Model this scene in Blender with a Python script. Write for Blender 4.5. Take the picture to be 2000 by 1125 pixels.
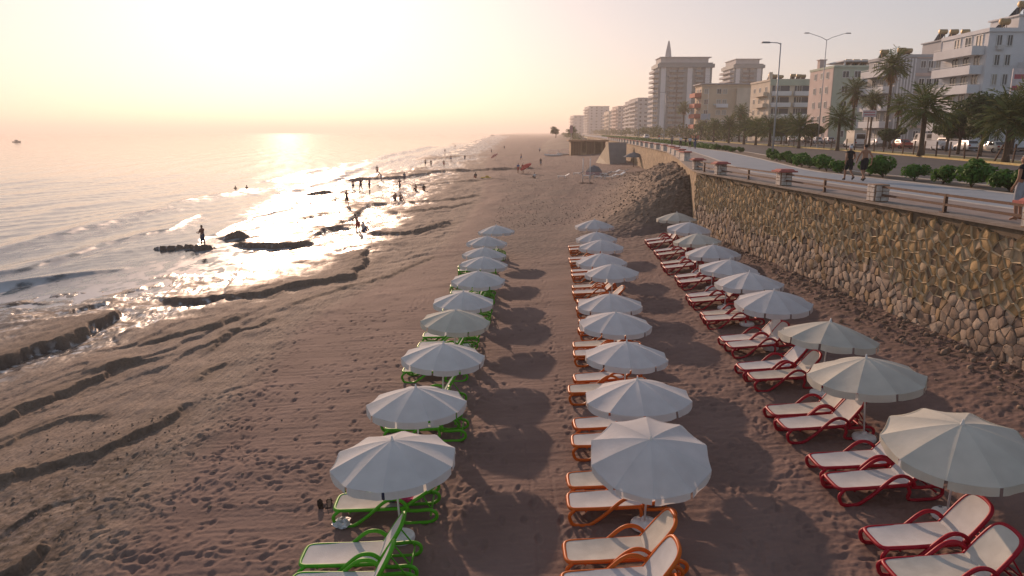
import bpy, bmesh, math, random
import numpy as np
from mathutils import Vector, Matrix, Quaternion

for o in list(bpy.data.objects):
    bpy.data.objects.remove(o)
SC = bpy.context.scene
COL = SC.collection
R = math.radians
rnd = random.Random(7)
RS = np.random.RandomState(11)

# ------------------------------------------------------------------ camera
F, CX, CY, CAMZ = 1400.0, 1000.0, 562.5, 8.2
PITCH = math.atan(304.5 / F)
cd = bpy.data.cameras.new('camera')
cam = bpy.data.objects.new('camera', cd); COL.objects.link(cam)
cam.location = (0, 0, CAMZ); cam.rotation_euler = (math.pi / 2 - PITCH, 0, 0)
cd.sensor_width = 36; cd.lens = 36 * F / 2000; cd.clip_start = .1; cd.clip_end = 40000
SC.camera = cam

# ------------------------------------------------------------------ light
SUN_EL, SUN_AZ = R(14.5), R(-17.0)          # azimuth from +Y, positive to +X
W = bpy.data.worlds.new('World'); SC.world = W; W.use_nodes = True
wn = W.node_tree.nodes; wl = W.node_tree.links
bgn = wn['Background']
sky = wn.new('ShaderNodeTexSky'); sky.sky_type = 'NISHITA'; sky.sun_disc = False
sky.sun_elevation = SUN_EL; sky.sun_rotation = SUN_AZ
sky.altitude = 0; sky.air_density = .85; sky.dust_density = 1.2; sky.ozone_density = 2.0
gm = wn.new('ShaderNodeGamma'); gm.inputs[1].default_value = .45
hs = wn.new('ShaderNodeHueSaturation'); hs.inputs['Saturation'].default_value = 1.1; wl.new(sky.outputs[0], hs.inputs['Color']); wl.new(hs.outputs[0], gm.inputs[0])
tn = wn.new('ShaderNodeMix'); tn.data_type = 'RGBA'; tn.blend_type = 'MULTIPLY'; tn.inputs[0].default_value = 1; tn.inputs[7].default_value = (1.0, .88, .85, 1)
wl.new(gm.outputs[0], tn.inputs[6]); wl.new(tn.outputs[2], bgn.inputs[0]); bgn.inputs[1].default_value = 0.15
sl = bpy.data.lights.new('sun', 'SUN'); sl.energy = 2.0; sl.angle = R(.6); sl.color = (1.0, .66, .46)
sun = bpy.data.objects.new('sun', sl); COL.objects.link(sun)
sdir = Vector((math.sin(SUN_AZ) * math.cos(SUN_EL), math.cos(SUN_AZ) * math.cos(SUN_EL), math.sin(SUN_EL)))
sun.rotation_euler = sdir.to_track_quat('Z', 'Y').to_euler()
sun.location = (-40, 100, 60)
vs = SC.view_settings
SC.display_settings.display_device = 'sRGB'
vs.view_transform = 'Standard'; vs.look = 'None'; vs.gamma = 1; vs.use_curve_mapping = False
vs.exposure = 1.1
SC.render.engine = 'CYCLES'
SC.cycles.volume_bounces = 0
SC.cycles.max_bounces = 6

HAZE_D, HAZE_G = .00045, .4
# ------------------------------------------------------------------ helpers
def ray(px, py):
    u = (px - CX) / F; v = (py - CY) / F
    c, s = math.cos(PITCH), math.sin(PITCH)
    return Vector((u, c - v * s, -s - v * c))

def P(px, py, z):
    "pixel -> point on the horizontal plane at height z"
    d = ray(px, py); t = (z - CAMZ) / d.z
    return Vector((d.x * t, d.y * t, z))

def PY(px, py, Y):
    d = ray(px, py); t = Y / d.y
    return Vector((d.x * t, Y, CAMZ + d.z * t))

SHP = [(-30, 5), (-28.5, 18), (-26, 32), (-22, 37), (-19.5, 43), (-20, 52), (-21.4, 67), (-24.5, 95),
       (-26.5, 142), (-29.8, 275), (-41, 815), (-60, 1800)]
WLP = [(14.3, -2), (13.75, 8), (13.1, 18.3), (12.3, 31), (11.45, 45), (12.6, 52), (15.6, 68), (19.2, 90),
       (25, 157), (36, 300), (66, 800), (130, 1800)]

def smooth_interp(pts):
    xs = np.array([p[0] for p in pts], float); ys = np.array([p[1] for p in pts], float)
    def f(y):
        return np.interp(y, ys, xs)
    return f
shoreX = smooth_interp(SHP)
wallX = smooth_interp(WLP)
QN = [-.6, -.2, 0, .14, .26, .37, .58, .70, .87, 1.0]
QZ = [-2.0, -.45, -.05, .03, .12, .42, .95, 1.15, 1.62, 2.25]

def zbase(x, y):
    s = shoreX(y); w = wallX(y)
    q = (x - s) / (w - s)
    return np.interp(q, QN, QZ)

def PT(px, py, h=0.0):
    "pixel -> point h above the beach"
    z = 1.0
    for _ in range(12):
        p = P(px, py, z + h)
        z = float(zbase(p.x, p.y))
    p = P(px, py, z + h); p.z = z
    return p

PROM = 5.8                                    # promenade level

MATS = {}
def mat(name, col=(.5, .5, .5), rough=.7, var=.12, scale=6.0, bump=0.0, bscale=40.0, spec=.3, metal=0.0,
        emit=None, alpha=None, coat=0.0, sub=None):
    if name in MATS:
        return MATS[name]
    m = bpy.data.materials.new(name); m.use_nodes = True
    n = m.node_tree.nodes; l = m.node_tree.links
    b = n['Principled BSDF']
    b.inputs['Roughness'].default_value = rough
    b.inputs['Specular IOR Level'].default_value = spec
    b.inputs['Metallic'].default_value = metal
    b.inputs['Coat Weight'].default_value = coat
    tc = n.new('ShaderNodeTexCoord'); oi = n.new('ShaderNodeObjectInfo')
    nz = n.new('ShaderNodeTexNoise'); nz.inputs['Scale'].default_value = scale; nz.inputs['Detail'].default_value = 5
    l.new(tc.outputs['Object'], nz.inputs['Vector'])
    mp = n.new('ShaderNodeMapRange'); mp.inputs[1].default_value = .3; mp.inputs[2].default_value = .7
    mp.inputs[3].default_value = 1 - var; mp.inputs[4].default_value = 1 + var
    l.new(nz.outputs[0], mp.inputs[0])
    ad = n.new('ShaderNodeMath'); ad.operation = 'MULTIPLY_ADD'; ad.inputs[1].default_value = var * .8
    l.new(oi.outputs['Random'], ad.inputs[0]); l.new(mp.outputs[0], ad.inputs[2])
    mx = n.new('ShaderNodeVectorMath'); mx.operation = 'SCALE'
    mx.inputs[0].default_value = col[:3]
    l.new(ad.outputs[0], mx.inputs['Scale'])
    l.new(mx.outputs[0], b.inputs['Base Color'])
    if bump:
        bz = n.new('ShaderNodeTexNoise'); bz.inputs['Scale'].default_value = bscale; bz.inputs['Detail'].default_value = 4
        l.new(tc.outputs['Object'], bz.inputs['Vector'])
        bp = n.new('ShaderNodeBump'); bp.inputs['Strength'].default_value = bump; bp.inputs['Distance'].default_value = .02
        l.new(bz.outputs[0], bp.inputs['Height']); l.new(bp.outputs[0], b.inputs['Normal'])
    if sub:
        tr = n.new('ShaderNodeBsdfTranslucent'); tr.inputs[0].default_value = (*col[:3], 1)
        ms = n.new('ShaderNodeMixShader'); ms.inputs[0].default_value = sub
        l.new(mx.outputs[0], tr.inputs[0])
        l.new(b.outputs[0], ms.inputs[1]); l.new(tr.outputs[0], ms.inputs[2])
        l.new(ms.outputs[0], n['Material Output'].inputs[0])
    MATS[name] = m
    return m

class MB:
    def __init__(s):
        s.v = []; s.f = []; s.m = []
    def face(s, idx, mi=0):
        s.f.append(idx); s.m.append(mi)
    def poly(s, pts, mi=0):
        b = len(s.v); s.v += [tuple(p) for p in pts]; s.face(tuple(range(b, b + len(pts))), mi); return s
    def box(s, c, d, mi=0, rz=0.0, M=None, taper=1.0):
        b = len(s.v); cs, sn = math.cos(rz), math.sin(rz)
        for sz in (-.5, .5):
            k = 1 if sz < 0 else taper
            for sx, sy in ((-.5, -.5), (.5, -.5), (.5, .5), (-.5, .5)):
                x, y, z = sx * d[0] * k, sy * d[1] * k, sz * d[2]
                p = Vector((x * cs - y * sn, x * sn + y * cs, z))
                if M: p = M @ p
                s.v.append((c[0] + p.x, c[1] + p.y, c[2] + p.z))
        for q in ((0, 3, 2, 1), (4, 5, 6, 7), (0, 1, 5, 4), (1, 2, 6, 5), (2, 3, 7, 6), (3, 0, 4, 7)):
            s.face(tuple(b + i for i in q), mi)
        return s
    def bar(s, a, b_, w, h=None, mi=0):
        a = Vector(a); b_ = Vector(b_); d = b_ - a
        M = d.to_track_quat('Z', 'Y').to_matrix()
        return s.box((a + b_) / 2, (w, h or w, d.length), mi, 0, M)
    def tube(s, pts, r, n=8, closed=False, mi=0, caps=True):
        pts = [Vector(p) for p in pts]; L = len(pts)
        rr = r if isinstance(r, (list, tuple)) else [r] * L
        b = len(s.v); up = None
        for i, p in enumerate(pts):
            if closed:
                t = pts[(i + 1) % L] - pts[i - 1]
            else:
                t = pts[min(i + 1, L - 1)] - pts[max(i - 1, 0)]
            t.normalize()
            if up is None:
                up = t.orthogonal().normalized()
            up = (up - t * up.dot(t))
            if up.length < 1e-5: up = t.orthogonal()
            up.normalize(); sd = t.cross(up)
            for k in range(n):
                a = 2 * math.pi * k / n
                q = p + (up * math.cos(a) + sd * math.sin(a)) * rr[i]
                s.v.append(tuple(q))
        for i in range(L if closed else L - 1):
            j = (i + 1) % L
            for k in range(n):
                k2 = (k + 1) % n
                s.face((b + i * n + k, b + i * n + k2, b + j * n + k2, b + j * n + k), mi)
        if caps and not closed:
            s.face(tuple(b + k for k in reversed(range(n))), mi)
            s.face(tuple(b + (L - 1) * n + k for k in range(n)), mi)
        return s
    def lathe(s, prof, n=16, c=(0, 0, 0), mi=0):
        b = len(s.v)
        for r, z in prof:
            for k in range(n):
                a = 2 * math.pi * k / n
                s.v.append((c[0] + r * math.cos(a), c[1] + r * math.sin(a), c[2] + z))
        for i in range(len(prof) - 1):
            for k in range(n):
                k2 = (k + 1) % n
                s.face((b + i * n + k, b + i * n + k2, b + (i + 1) * n + k2, b + (i + 1) * n + k), mi)
        if prof[0][0] > 1e-4: s.face(tuple(b + k for k in reversed(range(n))), mi)
        if prof[-1][0] > 1e-4: s.face(tuple(b + (len(prof) - 1) * n + k for k in range(n)), mi)
        return s
    def prism(s, poly, z0, z1, mi=0, axis='z'):
        def mp(p, z):
            return {'z': (p[0], p[1], z), 'y': (p[0], z, p[1]), 'x': (z, p[0], p[1])}[axis]
        b = len(s.v); n = len(poly)
        s.v += [mp(p, z0) for p in poly] + [mp(p, z1) for p in poly]
        s.face(tuple(b + i for i in reversed(range(n))), mi); s.face(tuple(b + n + i for i in range(n)), mi)
        for i in range(n):
            j = (i + 1) % n
            s.face((b + i, b + j, b + n + j, b + n + i), mi)
        return s
    def mesh(s, name, mats, smooth=False):
        me = bpy.data.meshes.new(name); me.from_pydata(s.v, [], s.f)
        for m in (mats if isinstance(mats, (list, tuple)) else [mats]): me.materials.append(m)
        if len(me.materials) > 1: me.polygons.foreach_set('material_index', s.m)
        if smooth is True:
            me.polygons.foreach_set('use_smooth', [True] * len(me.polygons))
        elif smooth:
            me.polygons.foreach_set('use_smooth', [True] * len(me.polygons))
            me.set_sharp_from_angle(angle=R(smooth))
        me.update(); return me

def npmesh(name, V, Q, mats, smooth=True, tri=False):
    k = Q.shape[1]
    me = bpy.data.meshes.new(name)
    me.vertices.add(len(V)); me.vertices.foreach_set('co', np.ascontiguousarray(V, dtype=np.float32).ravel())
    me.loops.add(Q.size); me.loops.foreach_set('vertex_index', np.ascontiguousarray(Q, dtype=np.int32).ravel())
    me.polygons.add(len(Q))
    me.polygons.foreach_set('loop_start', np.arange(0, Q.size, k, dtype=np.int32))
    me.polygons.foreach_set('loop_total', np.full(len(Q), k, dtype=np.int32))
    if smooth: me.polygons.foreach_set('use_smooth', np.ones(len(Q), dtype=bool))
    for m in (mats if isinstance(mats, (list, tuple)) else [mats]): me.materials.append(m)
    me.update(calc_edges=True); return me

def attr(me, name, data):
    a = me.attributes.new(name, 'FLOAT', 'POINT'); a.data.foreach_set('value', np.asarray(data, dtype=np.float32))

def O(name, me=None, parent=None, loc=(0, 0, 0), rot=(0, 0, 0), scale=None, label=None, cat=None, group=None, kind=None):
    o = bpy.data.objects.new(name, me); COL.objects.link(o)
    if parent is not None: o.parent = parent
    o.location = loc; o.rotation_euler = rot
    if scale is not None: o.scale = scale if hasattr(scale, '__len__') else (scale,) * 3
    if label: o['label'] = label
    if cat: o['category'] = cat
    if group: o['group'] = group
    if kind: o['kind'] = kind
    return o

ORD = ['nearest', 'second nearest', 'third', 'fourth', 'fifth', 'sixth', 'seventh', 'eighth', 'ninth', 'tenth',
       'eleventh', 'twelfth', 'thirteenth', 'fourteenth', 'fifteenth', 'sixteenth', 'seventeenth', 'eighteenth',
       'nineteenth', 'twentieth', 'twenty-first', 'twenty-second', 'twenty-third', 'twenty-fourth']

# lattice value noise for points
def vnoise(x, y, seed=0):
    xi = np.floor(x).astype(np.int64); yi = np.floor(y).astype(np.int64)
    fx = x - xi; fy = y - yi
    fx = fx * fx * (3 - 2 * fx); fy = fy * fy * (3 - 2 * fy)
    def h(a, b):
        n = (a * 374761393 + b * 668265263 + seed * 982451653) & 0x7fffffff
        n = ((n ^ (n >> 13)) * 1274126177) & 0x7fffffff
        n = (n ^ (n >> 16))
        return (n & 0xffff) / 65535.0
    return (h(xi, yi) * (1 - fx) + h(xi + 1, yi) * fx) * (1 - fy) + (h(xi, yi + 1) * (1 - fx) + h(xi + 1, yi + 1) * fx) * fy

def fbm(x, y, oct=4, seed=0, gain=.5):
    a = 1.0; t = 0; n = 0
    for i in range(oct):
        t = t + a * (vnoise(x * 2 ** i, y * 2 ** i, seed + i) - .5); n += a; a *= gain
    return t / n * 2
# ------------------------------------------------------------------ beach terrain
LEDGES = [
 ([(-200, 790), (0, 712), (100, 682), (180, 652), (232, 620), (238, 602)], .60, 3.2),
 ([(-150, 890), (0, 832), (100, 785), (195, 742), (215, 725), (325, 697)], .34, 1.7),
 ([(265, 682), (340, 657), (430, 637), (470, 622), (484, 610)], .24, 1.5),
 ([(300, 583), (345, 592), (400, 590), (520, 577), (560, 563), (640, 552), (690, 543), (715, 515), (722, 485)], .42, 2.6),
 ([(-80, 912), (60, 852), (130, 826), (235, 818)], .2, 1.0),
 ([(-100, 975), (0, 945), (90, 920), (180, 890), (280, 845), (390, 785)], .25, 1.2),
 ([(-60, 1150), (50, 1125), (100, 1085), (92, 1050)], .34, .8),
 ([(400, 690), (455, 650), (500, 640), (555, 620)], .16, .8),
 ([(375, 748), (450, 705)], .14, .6),
 ([(560, 600), (640, 575), (760, 540), (850, 500)], .12, .7),
 ([(220, 505), (290, 500), (360, 497), (400, 494), (428, 489)], 1.25, 1.0),
 ([(440, 484), (530, 488), (620, 477)], .8, 1.6),
 ([(580, 452), (640, 448), (705, 446)], .42, 2.6),
 ([(698, 458), (785, 457), (850, 447), (885, 430)], .4, 2.6),
 ([(575, 386), (620, 382), (665, 376)], .8, 2.2),
 ([(660, 378), (722, 373)], .4, 2.0),
 ([(575, 407), (675, 388)], .4, 2.0),
 ([(585, 433), (660, 418), (700, 412)], .4, 2.2),
 ([(600, 468), (690, 428), (720, 402), (790, 397), (900, 389), (945, 380)], .35, 2.6),
 ([(720, 420), (840, 412), (930, 395)], .25, 2.6),
 ([(655, 359), (720, 352), (780, 348), (860, 336), (1000, 331), (1060, 330)], .75, 5.0),
 ([(740, 345), (790, 341), (840, 328)], .5, 3.0),
 ([(800, 365), (880, 356), (990, 350)], .35, 3.0),
 ([(840, 313), (900, 306), (1020, 303)], .8, 7.0),
 ([(810, 286), (880, 282), (920, 281)], .8, 12.0),
 ([(305, 473), (325, 468), (347, 466)], 1.6, .8),
 ([(440, 474), (465, 468), (490, 465)], 1.5, .8),
 ([(128, 617), (165, 606), (210, 596), (212, 590)], .3, .9),
 ([(0, 605), (45, 596), (90, 600)], .25, 1.0),
 ([(190, 582), (235, 575), (300, 566)], .16, .6),
 ([(0, 640), (40, 628), (90, 622)], .2, .8),
]
LW = []
for px, h, w in LEDGES:
    LW.append((np.array([tuple(PT(a, b)[:2]) for a, b in px]), h, w * 1.35))

def ledges(x, y):
    out = np.zeros_like(x); rock = np.zeros_like(x)
    jit = fbm(x * .9, y * .9, 4, 31) * .5 + fbm(x * 4, y * 4, 3, 35) * .16
    for pts, h, w in LW:
        m = (x > pts[:, 0].min() - w * 3.2) & (x < pts[:, 0].max() + w * 3.2) & (y > pts[:, 1].min() - w * 3.2) & (y < pts[:, 1].max() + w * 3.2)
        if not m.any(): continue
        xs = x[m]; ys = y[m]; best = np.full(xs.shape, 1e9); side = np.zeros(xs.shape); al = np.zeros(xs.shape)
        acc = 0; tot = np.hypot(*np.diff(pts, axis=0).T).sum()
        for a, b in zip(pts[:-1], pts[1:]):
            d = b - a; L = np.hypot(*d)
            t = np.clip(((xs - a[0]) * d[0] + (ys - a[1]) * d[1]) / L ** 2, 0, 1)
            qx = xs - a[0] - t * d[0]; qy = ys - a[1] - t * d[1]
            dd = np.hypot(qx, qy)
            sg = np.sign(d[0] * qy - d[1] * qx)
            u = dd < best
            best[u] = dd[u]; side[u] = sg[u]; al[u] = (acc + t * L)[u]; acc += L
        sc = min(1.0, .35 + w * .25)
        sd = best * side + jit[m] * sc
        tap = np.clip(np.minimum(al, tot - al) / (w * .6) + .12, 0, 1)
        ew = .04 + .003 * ys
        up = np.clip(sd / ew, 0, 1)
        val = h * np.exp(-np.maximum(sd, 0) / w) * up * tap
        val = val - .22 * h * np.exp(-np.abs(np.minimum(sd, 0)) / (.5 * w)) * (sd < 0) * tap
        out[m] = np.where(np.abs(val) > np.abs(out[m]), val, out[m])
        rk = np.clip(1.15 - np.abs(sd - .1) / (.35 + .25 * w), 0, 1) * tap
        rock[m] = np.maximum(rock[m], rk)
    return out, rock

ROCKB = smooth_interp([(-7, 6), (-8, 13.9), (-8.6, 22), (-9, 28), (-7.2, 37), (-5.0, 47), (-4.0, 83), (-6, 150), (-14, 400), (-25, 1800)])

# raster of fine sand relief near the camera
RX0, RX1, RY0, RY1, RES = -30.0, 16.0, 6.5, 64.0, .028
nx = int((RX1 - RX0) / RES); ny = int((RY1 - RY0) / RES)
kx = np.fft.fftfreq(nx, RES)[None, :]; ky = np.fft.fftfreq(ny, RES)[:, None]
def fftn(lx, ly, sl=0.0, seed=0):
    w = np.random.RandomState(seed).randn(ny, nx).astype(np.float32)
    g = np.exp(-((kx * lx) ** 2 + ((ky + sl * kx) * ly) ** 2) * 2.0)
    r = np.fft.ifft2(np.fft.fft2(w) * g).real
    return (r / r.std()).astype(np.float32)
gx = (RX0 + (np.arange(nx) + .5) * RES)[None, :].astype(np.float32); gy = (RY0 + (np.arange(ny) + .5) * RES)[:, None].astype(np.float32)
und = fftn(1.6, 1.1, seed=1); rip = fftn(1.3, .085, .06, seed=2); fine = fftn(.07, .06, seed=3); med = fftn(.28, .22, seed=4)
rockm = 1 / (1 + np.exp((gx - ROCKB(gy) - und * .7) * 2.2))          # 1 on the rock shelf
strat = fftn(.34, 1.5, -.25, seed=5); strat2 = fftn(.11, .5, -.25, seed=6)
det = (1 - rockm) * (und * .018 + rip * .008 + fine * .003) + rockm * (und * .03 + strat * .022 + np.abs(strat2) * .016 + fine * .006)
rough_area = np.clip((gx - 3.2) / 1.5, 0, 1)
det += (1 - rockm) * rough_area * (med * .016 + fine * .005)
strip = np.exp(-((gx + .9 + .02 * (gy - 12)) / .55) ** 2)
det += strip * med * .018
wallstrip = np.clip(1 - (wallX(gy) - gx) / 2.6, 0, 1)
det += wallstrip * (np.abs(med) * .05 + fine * .012)

st = {}
def stamp(x, y, ang, L, B, dep):
    key = (round(ang / .15), round(L, 2), round(B, 2))
    if key not in st:
        n = int((L + .16) / RES) | 1; h = n // 2
        a, b = np.meshgrid((np.arange(n) - h) * RES, (np.arange(n) - h) * RES)
        c, s_ = math.cos(ang), math.sin(ang)
        u = (a * c + b * s_) / (L / 2); v = (-a * s_ + b * c) / (B / 2 * (1 + .25 * u * 0))
        r = np.sqrt(u * u + v * v)
        k = -np.clip(1.15 - r, 0, .55) / .55 + .38 * np.exp(-((r - 1.35) / .28) ** 2)
        st[key] = k.astype(np.float32)
    k = st[key]; n = k.shape[0]; h = n // 2
    i = int((x - RX0) / RES) - h; j = int((y - RY0) / RES) - h
    if i < 0 or j < 0 or i + n >= nx or j + n >= ny: return
    det[j:j + n, i:i + n] += k * dep
def foot(x, y, ang, big=1.0):
    i = int((x - RX0) / RES); j = int((y - RY0) / RES)
    if not (0 <= i < nx and 0 <= j < ny) or und[j, i] + med[j, i] * .3 < rnd.uniform(-1.6, .5): return
    stamp(x, y, ang + rnd.uniform(-.2, .2), rnd.choice((.26, .3, .34)) * big, rnd.choice((.11, .14)) * big, rnd.uniform(.022, .045))
def trail(a, b, wob=.5, step=.62):
    a = Vector(a); b = Vector(b); d = b - a; n = int(d.length / step); an = math.atan2(d.y, d.x)
    ph = rnd.uniform(0, 6)
    for k in range(n):
        p = a + d * (k / n); o = (.11 if k % 2 else -.11) + wob * math.sin(k * .18 + ph)
        foot(p.x - math.sin(an) * o, p.y + math.cos(an) * o, an)
for _ in range(3600):                                             # trampled ground right of the middle row
    y = 9 + 38 * rnd.random() ** 1.2; x = rnd.uniform(3.4, float(wallX(y)) - .6)
    foot(x, y, rnd.gauss(1.5, .7))
for _ in range(800):
    y = 9 + 40 * rnd.random() ** 1.3; foot(-.9 - .02 * (y - 12) + rnd.gauss(0, .32), y, rnd.gauss(1.55, .4))
for _ in range(450):
    y = 9 + 40 * rnd.random() ** 1.3; foot(1.35 + rnd.gauss(0, .22), y, rnd.gauss(1.55, .4))
for _ in range(1500):                                             # band beside the rocks
    y = 9 + 40 * rnd.random() ** 1.2; foot(float(ROCKB(y)) + .7 + rnd.gauss(0, .75), y, rnd.gauss(1.5, .5))
for _ in range(160):
    y = 9 + 7 * rnd.random(); foot(rnd.uniform(-8, -2.5), y, rnd.gauss(.4, .5))
for a, b, w in (((-6.2, 10), (-4.2, 48), .3), ((-5.0, 12), (-3.4, 50), .2), ((-7.4, 9), (-5.5, 44), .4), ((-8, 11.2), (-3.2, 11.9), .15),
                ((-8, 13.5), (-3.4, 12.6), .2), ((-7.5, 16), (-3, 13.5), .3), ((-3.9, 9), (-3.9, 46), .3), ((.3, 9), (.4, 50), .3),
                ((-6.6, 14), (-4.4, 40), .5), ((-7.8, 20), (-3.4, 22), .2), ((-7, 27), (-3.0, 30), .2)):
    for k in range(3):
        trail((a[0] + rnd.gauss(0, .25), a[1]), (b[0] + rnd.gauss(0, .25), b[1]), w)
for x0 in (-.2, .25):                                             # thin wheel tracks in the aisle
    i = int((x0 + .55 - RX0) / RES)
    for j in range(int((9 - RY0) / RES), int((16 - RY0) / RES)):
        o = int(4 * math.sin(j * .012 + x0)); det[j, i + o:i + o + 2] -= .018

def mound(x, y):
    m = np.exp(-(((x - (wallX(y) - .4 + .0 * y)) / 4.6) ** 2)) * np.clip((y - 45.5) / 5, 0, 1) * np.clip((112 - y) / 36, 0, 1)
    m = m * np.clip(1 - np.maximum(0, wallX(y) - 7.5 - x) / 1.5, 0, 1)
    return m

def terrain(x, y, finedet=True):
    z = zbase(x, y)
    ld, rock = ledges(x, y)
    far = np.clip((y - 50) / 30, 0, 1)
    z = z + ld * .56 + far * (fbm(x * .35, y * .12, 4, 3) * .22 + fbm(x * 1.5, y * .5, 2, 13) * .05)
    s = x - shoreX(y)
    shelf = np.clip(1 - (x - ROCKB(y)) / 1.2, 0, 1)
    z = z + shelf * np.clip((y - 25) / 30, 0, 1) * fbm(x * .8, y * .35, 4, 9) * .16
    w1 = np.clip((y - 29) / 6, 0, 1)
    for lam, am, sd in ((2.6, .085, 91), (1.15, .04, 95)):
        for wgt, cc in ((1 - w1, .97 * x - .24 * y), (w1, .28 * x - .9 * y)):
            ph = cc / lam + fbm(x * .22, y * .14, 4, sd) * 2.4 + fbm(x * 1.6, y * 1.6, 3, sd + 5) * .12
            fr = ph - np.floor(ph)
            ed = np.where(fr < .93, fr / .93, (1 - fr) / .07) - .45
            z = z + shelf * wgt * am * ed * np.clip(vnoise(x * .3, y * .2, sd + 9) * 2.2 - .6, 0, 1)
    mo = mound(x, y)
    z = z + mo * (2.75 + fbm(x * .5, y * .5, 4, 21) * .5 + np.abs(fbm(x * 2.2, y * 2.2, 3, 22)) * .3 + fbm(x * 5, y * 5, 2, 24) * .08)
    inr = (x > RX0 + .1) & (x < RX1 - .1) & (y > RY0 + .1) & (y < RY1 - .1)
    fx = np.clip((x - RX0) / RES - .5, 0, nx - 2); fy = np.clip((y - RY0) / RES - .5, 0, ny - 2)
    i = fx.astype(int); j = fy.astype(int); fx = fx - i; fy = fy - j
    dz = (det[j, i] * (1 - fx) + det[j, i + 1] * fx) * (1 - fy) + (det[j + 1, i] * (1 - fx) + det[j + 1, i + 1] * fx) * fy
    z = z + np.where(inr, dz * .55 * np.clip((62 - y) / 12, 0, 1), 0)
    return z, rock, shelf, mo

th = np.radians(np.linspace(-52, 50, 1060))
rr = np.concatenate([np.geomspace(7.0, 30, 470, endpoint=False), np.geomspace(30, 160, 300, endpoint=False), np.geomspace(160, 2600, 110)])
TT, RR = np.meshgrid(th, rr)
tx = (np.sin(TT) * RR).ravel(); ty = (np.cos(TT) * RR).ravel()
tz, trock, tshelf, tmo = terrain(tx, ty)
behind = tx > wallX(ty) + .3
tz = np.where(behind, np.minimum(tz, 2.2), tz)
tz = np.where(tx < shoreX(ty) - 60, -8.0, tz)
nr, nc = len(rr), len(th)
ii = (np.arange(nr - 1)[:, None] * nc + np.arange(nc - 1)[None, :]).ravel()
Q = np.stack([ii, ii + 1, ii + nc + 1, ii + nc], 1)
keep = ~((tx[ii] < shoreX(ty[ii]) - 45) | (tx[ii] > wallX(ty[ii]) + 12))
Q = Q[keep]

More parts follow.
